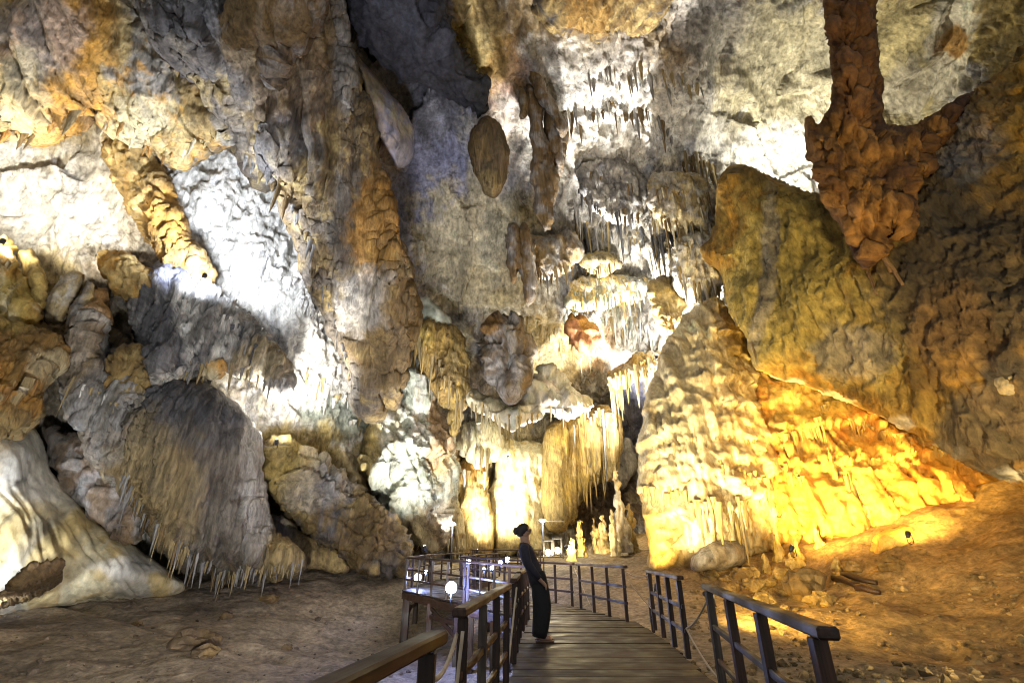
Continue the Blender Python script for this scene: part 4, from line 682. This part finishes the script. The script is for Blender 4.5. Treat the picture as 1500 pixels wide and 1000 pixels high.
# ------------------------------------------------------------------ lamps
def lamp_data(name, loc, energy, col, target=None, angle=100, size=.15, blend=.7):
    if target is None: l = bpy.data.lights.new(name, 'POINT')
    else: l = bpy.data.lights.new(name, 'SPOT'); l.spot_size = R(angle); l.spot_blend = 1.0
    l.energy = energy; l.color = col; l.shadow_soft_size = size
    o = bpy.data.objects.new(name, l); C.objects.link(o); o.location = loc
    if target is not None: o.rotation_euler = (Vector(target) - Vector(loc)).to_track_quat('-Z', 'Y').to_euler()
    return o
COLD = (.80, .87, 1.0); NEUT = (1.0, .97, .92); WARM = (1.0, .78, .42); GOLD = (1.0, .62, .14)
def floodlight(loc, target, energy, col, angle, label, bulb=None, size=.3, rad=.075):
    loc = Vector(loc); d = (Vector(target) - loc).normalized(); root = empty('floodlight', loc); tag(root, label, 'floodlight', 'floodlights of the show cave')
    q = d.to_track_quat('Z', 'Y').to_matrix().to_4x4()
    def put(name, pts, r, mat, n=14):
        o = link(name, tube_me(name, pts, r, n), mat, root); o.matrix_basis = q; return o
    put('housing', [(0, 0, -.20), (0, 0, -.17), (0, 0, -.05), (0, 0, .0)], [rad * .5, rad * .8, rad, rad * 1.08], METAL); put('lens', [(0, 0, .001), (0, 0, .02)], [rad * .95, rad * .8], bulb or (BULB_W if col[2] < .6 else BULB_C))
    br = link('bracket', tube_me('bracket', [(rad * 1.15, 0, -.05), (rad * 1.15, 0, -.28), (0, 0, -.32), (-rad * 1.15, 0, -.28), (-rad * 1.15, 0, -.05)], .014, 6), METAL, root); br.rotation_euler = (0, 0, 0)
    lo = lamp_data('lamp_light', loc + d * .06, energy, col, target, angle, size)
    return root
LS = 1.75
def FLD(a, b, e, col, ang, label, **k): floodlight(atv(*a), atv(*b), e * LS, col, ang, label, **k)
FLD((5, 352, 12.9), (80, 230, 16.2), 2000, (1, .91, .74), 110, 'floodlight behind the yellow fold washing the upper left wall')
FLD((300, 402, 14.6), (350, 270, 18.4), 2900, COLD, 125, 'floodlight on top of the grey dripstone aimed at the white wall')
FLD((405, 645, 18.2), (430, 480, 21.3), 2600, NEUT, 105, 'floodlight tucked right of the fluted mound')
FLD((622, 800, 20), (610, 580, 25.5), 1900, NEUT, 75, 'floodlight at the foot of the tall white face')
FLD((700, 805, 29.5), (757, 680, 33), 3200, (1, .93, .72), 95, 'floodlight lighting the white column behind the person')
FLD((745, 665, 29.0), (770, 580, 26.2), 1900, NEUT, 130, 'floodlight under the white ledge')
FLD((918, 795, 26.6), (925, 380, 27.5), 30000, (1, .97, .92), 85, 'floodlight behind the stalagmites aimed at the centre wall', size=.6)
FLD((996, 500, 24.6), (975, 420, 27), 2000, NEUT, 140, 'floodlight hidden behind the tip of the cone')
FLD((962, 856, 15.5), (1010, 640, 20), 2500, (1, .82, .46), 75, 'floodlight at the foot of the cone')
FLD((950, 836, 19), (955, 720, 20.5), 500, GOLD, 110, 'yellow floodlight at the left foot of the cone')
FLD((1160, 800, 16.6), (1230, 620, 19.6), 2100, GOLD, 110, 'yellow floodlight behind the floor stalagmites')
FLD((1330, 780, 15.4), (1330, 650, 18), 600, GOLD, 120, 'yellow floodlight at the right foot of the flowstone wall')
FLD((1150, 292, 22.6), (1150, 190, 23.8), 1700, (1, .95, .8), 150, 'floodlight hidden behind the top edge of the overhang')
FLD((830, 800, 22), (870, 760, 26), 300, WARM, 120, 'floodlight before the stalagmites behind the gate')
FLD((-40, 900, 13), (70, 700, 16.5), 450, COLD, 110, 'floodlight on the left floor below the cream slope')
floodlight((-3.2, 5.0, fz(-3.2, 5) + .25), (-9, 19, 10), 2800, NEUT, 115, 'added fill floodlight on the floor left of the walkway aimed at the left wall')  # unseen lamp, added to rake light over the left wall
floodlight((7.0, 4.0, fz(7.0, 4.0) + .3), (9, 14, 7), 3600, (1, .78, .42), 110, 'added fill floodlight on the floor right of the walkway aimed at the overhang')  # extra lamp out of view, added as warm fill for the overhang
floodlight((-1.6, 9.5, fz(-1.6, 9.5) + .25), (-1.5, 17, 15), 3600, (.78, .84, 1), 85, 'added fill floodlight under the walkway edge aimed at the ceiling')  # added below the view to throw cold fill on the ceiling
FLD((962, 520, 23.2), (985, 230, 22.5), 4500, (1, .97, .9), 100, 'added floodlight behind the left edge of the cone aimed upward')  # extra lamp, added to brighten the wall right of centre
FLD((1040, 868, 13.4), (1150, 850, 14), 500, GOLD, 140, 'low floodlight at the debris heap')

# lit lamps seen along the walkway
def rail_lamp(loc, r, bulb, energy, col, label, look=(0, 0, 1.2)):
    loc = Vector(loc); d = (Vector(look) - loc).normalized(); root = empty('walkway_lamp', loc); tag(root, label, 'lamp', 'small lamps along the walkway')
    q = d.to_track_quat('Z', 'Y').to_matrix().to_4x4()
    h = link('housing', tube_me('housing', [(0, 0, -r * 1.6), (0, 0, -r * 1.2), (0, 0, 0)], [r * .5, r * .95, r * 1.1], 14), METAL, root); h.matrix_basis = q
    bm = bmesh.new(); bmesh.ops.create_uvsphere(bm, u_segments=16, v_segments=8, radius=r); me = bpy.data.meshes.new('lens'); bm.to_mesh(me); bm.free(); me.polygons.foreach_set('use_smooth', [True] * len(me.polygons))
    l = link('lens', me, bulb, root); l.matrix_basis = q @ Matrix.Diagonal((1, 1, .45, 1))
    st = link('stem', tube_me('stem', [(0, 0, -r), (0, 0, -r - .25)], .02, 6), METAL, root)
    if energy: lamp_data('lamp_light', loc + d * r * 1.3, energy, col, None, size=r)
    return root
BL = (.22, .32, 1.0)
rail_lamp(atv(661, 860, 13.6), .14, BULB_B, 130, BL, 'brightest blue white lamp on the walkway edge')
rail_lamp(atv(612, 845, 18.4), .12, BULB_C, 35, BL, 'lamp at the left corner of the walkway')
for k, (u, v, Y, r) in enumerate(((687, 822, 20, .07), (624, 837, 18, .05), (733, 823, 19.5, .07), (743, 819, 19.8, .09), (721, 831, 18, .06), (709, 833, 18.2, .05))):
    rail_lamp(atv(u, v, Y), r, BULB_C, 14, BL, ('small lamp in the middle of the far railings', 'tiny lamp above the corner lamp of the walkway', 'left lamp of the close pair beside the person', 'right and larger lamp of the close pair beside the person', 'lower lamp left of the close pair', 'faint pinkish lamp lowest in the middle')[k])
def mast(u, vt, vb, Y, label, arm):
    b = atv(u, vb, Y); t = atv(u, vt, Y); b.z = min(b.z, fz(b.x, b.y) + 0); root = empty('lamp_mast', b); tag(root, label, 'lamp mast', 'lamp masts of the far chamber'); H = t - b
    link('pole', tube_me('pole', [(0, 0, 0), (0, 0, H.z)], .03, 8), STEEL, root); beam('cross_arm', t + Vector((-arm[0], 0, .02)), t + Vector((arm[1], 0, .02)), .03, .03, STEEL, root)
    bm = bmesh.new(); bmesh.ops.create_uvsphere(bm, u_segments=16, v_segments=8, radius=.2); me = bpy.data.meshes.new('lamp_head'); bm.to_mesh(me); bm.free()
    o = link('lamp_head', me, BULB_C, root, (0, -.08, H.z + .06)); o.scale = (.75, .6, .35)
    lamp_data('lamp_light', t + Vector((0, -.5, .2)), 40, COLD, None, size=.15)
mast(661, 769, 806, 25.5, 'lamp mast with short arms left of the person', (.7, .35)); mast(796, 764, 808, 24, 'lamp mast with a long arm right of the person', (.25, 1.0))
def lantern(u, v, Y, label):
    p = atv(u, v, Y); root = empty('lantern', p); tag(root, label, 'lantern', 'square lanterns on the railing'); w_ = .11; h = .42
    for sx in (-1, 1):
        for sy in (-1, 1): beam('corner_bar', p + Vector((sx * w_, sy * w_, 0)), p + Vector((sx * w_, sy * w_, h)), .025, .025, METAL, root, 0)
    link('base', box_me('base', .28, .28, .04), METAL, root); link('cap', box_me('cap', .28, .28, .05), METAL, root, (0, 0, h))
    bm = bmesh.new(); bmesh.ops.create_uvsphere(bm, u_segments=14, v_segments=8, radius=.08); me = bpy.data.meshes.new('bulb'); bm.to_mesh(me); bm.free(); link('bulb', me, BULB_W, root, (0, 0, .11))
    lamp_data('lamp_light', p + Vector((0, -.25, .2)), 18, WARM, None, size=.08)
lantern(803, 815, 14.4, 'left square lantern glowing on the railing right of the person'); lantern(817, 812, 14.2, 'right square lantern glowing on the railing right of the person')

# ------------------------------------------------------------------ person
def skin(name, verts, edges, radii, mat, parent, sub=2, loc=(0, 0, 0)):
    me = bpy.data.meshes.new(name); me.from_pydata(verts, edges, []); o = bpy.data.objects.new(name, me); C.objects.link(o)
    m = o.modifiers.new('s', 'SKIN'); sv = me.skin_vertices[0].data
    for i, r in enumerate(radii): sv[i].radius = r if isinstance(r, tuple) else (r, r); sv[i].use_root = (i == 0)
    ss = o.modifiers.new('u', 'SUBSURF'); ss.levels = sub; ss.render_levels = sub
    dg = bpy.context.evaluated_depsgraph_get(); nm = bpy.data.meshes.new_from_object(o.evaluated_get(dg)); nm.name = name
    bpy.data.objects.remove(o); nm.polygons.foreach_set('use_smooth', [True] * len(nm.polygons)); nm.materials.clear(); return link(name, nm, mat, parent, loc)
SKIN_ = mat_plain('skin', (.40, .24, .16), .55, 0, .1); HAIR = mat_plain('black_hair', (.015, .012, .012), .5); SHIRT = mat_plain('navy_knit', (.028, .028, .042), .85, 0, .35, 30); TROU = mat_plain('black_cloth', (.012, .012, .014), .85, 0, .3, 20); SAND = mat_plain('tan_sandal', (.16, .09, .05), .7)
person = empty('person', (.42, 8.62, 0)); tag(person, 'person in navy top and black wide trousers leaning back and looking up', 'person')
# local frame: x the way the person faces, y away from the viewer, z up
bv = [(.00, 0, .92), (-.07, 0, 1.06), (-.15, 0, 1.22), (-.21, 0, 1.36), (-.225, 0, 1.45), (-.222, 0, 1.51), (-.205, 0, 1.575), (-.215, 0, 1.645)]
be = [(i, i + 1) for i in range(7)]; br_ = [(.10, .12), (.085, .11), (.09, .13), (.07, .12), .06, (.085, .075), (.115, .095), (.09, .08)]
def chain(start, pts, rs):
    p = start
    for q, r in zip(pts, rs): bv.append(q); br_.append(r); be.append((p, len(bv) - 1)); p = len(bv) - 1
    return p
for sy in (-1, 1):
    hp = chain(3, [(-.215, sy * .16, 1.35), (-.15, sy * .215, 1.10), (.02, sy * .20, .88), (.085, sy * .19, .81)], [.055, .045, .034, (.024, .04)])
    for f, (dx, dy, ln) in enumerate(((.035, -.03, .06), (.05, -.012, .085), (.048, .004, .09), (.04, .02, .078))):
        chain(hp, [(.085 + dx * .8, sy * .19 + dy * .8, .81 - ln * .5), (.085 + dx * .75, sy * .19 + dy, .81 - ln)], [.012, .010])
    chain(hp, [(.12, sy * .165, .805), (.135, sy * .155, .77)], [.013, .010])
    ft = chain(0, [(.01, sy * .09, .85), (.055, sy * .10, .48), (.0, sy * .10, .09), (.03, sy * .10, .055), (.13, sy * .105, .05), (.20, sy * .11, .045)], [.09, .06, .045, (.04, .045), (.032, .05), (.022, .045)])
chain(6, [(-.085, 0, 1.615)], [.022]); chain(5, [(-.125, 0, 1.525)], [.04])
skin('body', bv, be, br_, SKIN_, person)
def loft(parts, n=20):
    """closed garments: stacks of oval rings (centre, half depth, half width)"""
    V = []; F = []
    for rings in parts:
        o = len(V); cs = [Vector(r[0]) for r in rings]
        for i, (c, rx, ry) in enumerate(rings):
            t = (cs[min(i + 1, len(cs) - 1)] - cs[max(i - 1, 0)]).normalized(); y = Vector((0, 1, 0)); y = (y - t * y.dot(t)).normalized(); x = y.cross(t)
            for j in range(n):
                a = 2 * math.pi * j / n; wob = 1 + .035 * math.sin(5 * a + i * 1.3) + .02 * math.sin(9 * a - i)
                V.append(Vector(c) + x * rx * wob * math.cos(a) + y * ry * wob * math.sin(a))
        for i in range(len(rings) - 1):
            for j in range(n): F.append((o + i * n + j, o + i * n + (j + 1) % n, o + (i + 1) * n + (j + 1) % n, o + (i + 1) * n + j))
        F.append(tuple(o + j for j in range(n))[::-1]); F.append(tuple(o + (len(rings) - 1) * n + j for j in range(n)))
    return V, F
def garment(name, parts, mat):
    V, F = loft(parts); me = bpy.data.meshes.new(name); me.from_pydata(V, [], F); me.polygons.foreach_set('use_smooth', [True] * len(me.polygons)); me.update(); return link(name, me, mat, person)
torso = [((.0, 0, .83), .135, .19), ((-.03, 0, .93), .135, .185), ((-.075, 0, 1.04), .12, .165), ((-.12, 0, 1.14), .125, .17), ((-.165, 0, 1.24), .13, .18), ((-.20, 0, 1.33), .115, .185), ((-.222, 0, 1.39), .085, .15), ((-.23, 0, 1.425), .06, .075)]
sl = []
for sy in (-1, 1): sl.append([((-.205, sy * .12, 1.37), .07, .06), ((-.215, sy * .19, 1.32), .075, .065), ((-.185, sy * .215, 1.21), .066, .06), ((-.15, sy * .225, 1.10), .06, .055), ((-.07, sy * .22, .99), .055, .05), ((.02, sy * .205, .89), .047, .044)])
garment('shirt', [torso] + sl, SHIRT)
garment('trousers', [[((-.01, 0, .98), .125, .165), ((.005, 0, .88), .145, .18), ((.02, 0, .78), .14, .17)]] + [[((.02, sy * .08, .84), .135, .10), ((.045, sy * .09, .68), .14, .105), ((.06, sy * .10, .5), .145, .11), ((.045, sy * .10, .32), .135, .11), ((.02, sy * .10, .16), .12, .105), ((.005, sy * .10, .07), .108, .095)] for sy in (-1, 1)], TROU)
bm = bmesh.new(); bmesh.ops.create_uvsphere(bm, u_segments=20, v_segments=14, radius=1)
for v_ in bm.verts:
    c_ = v_.co; k_ = 1 + .04 * math.sin(9 * c_.y + 6 * c_.z) + .03 * math.sin(17 * c_.x); v_.co = Vector((c_.x * .112 - .252 + .03 * max(0, c_.z), c_.y * .104, c_.z * .118 + 1.612)) if False else Vector((c_.x * .112 * k_ - .250 + .035 * max(0, c_.z), c_.y * .104 * k_, c_.z * .115 * k_ + 1.612))
bmesh.ops.create_uvsphere(bm, u_segments=14, v_segments=10, radius=.062, matrix=Matrix.Translation((-.345, 0, 1.60)))
me = bpy.data.meshes.new('hair'); bm.to_mesh(me); bm.free(); me.polygons.foreach_set('use_smooth', [True] * len(me.polygons)); link('hair', me, HAIR, person)
link('glasses', tube_me('glasses', [(-.20, -.09, 1.60), (-.14, -.083, 1.602), (-.105, -.055, 1.606), (-.10, 0, 1.608), (-.105, .055, 1.606)], .006, 6), METAL, person)
for sy in (-1, 1):
    link('sandal', box_me('sandal', .29, .105, .03, .012), SAND, person, (.09, sy * .105, .018))
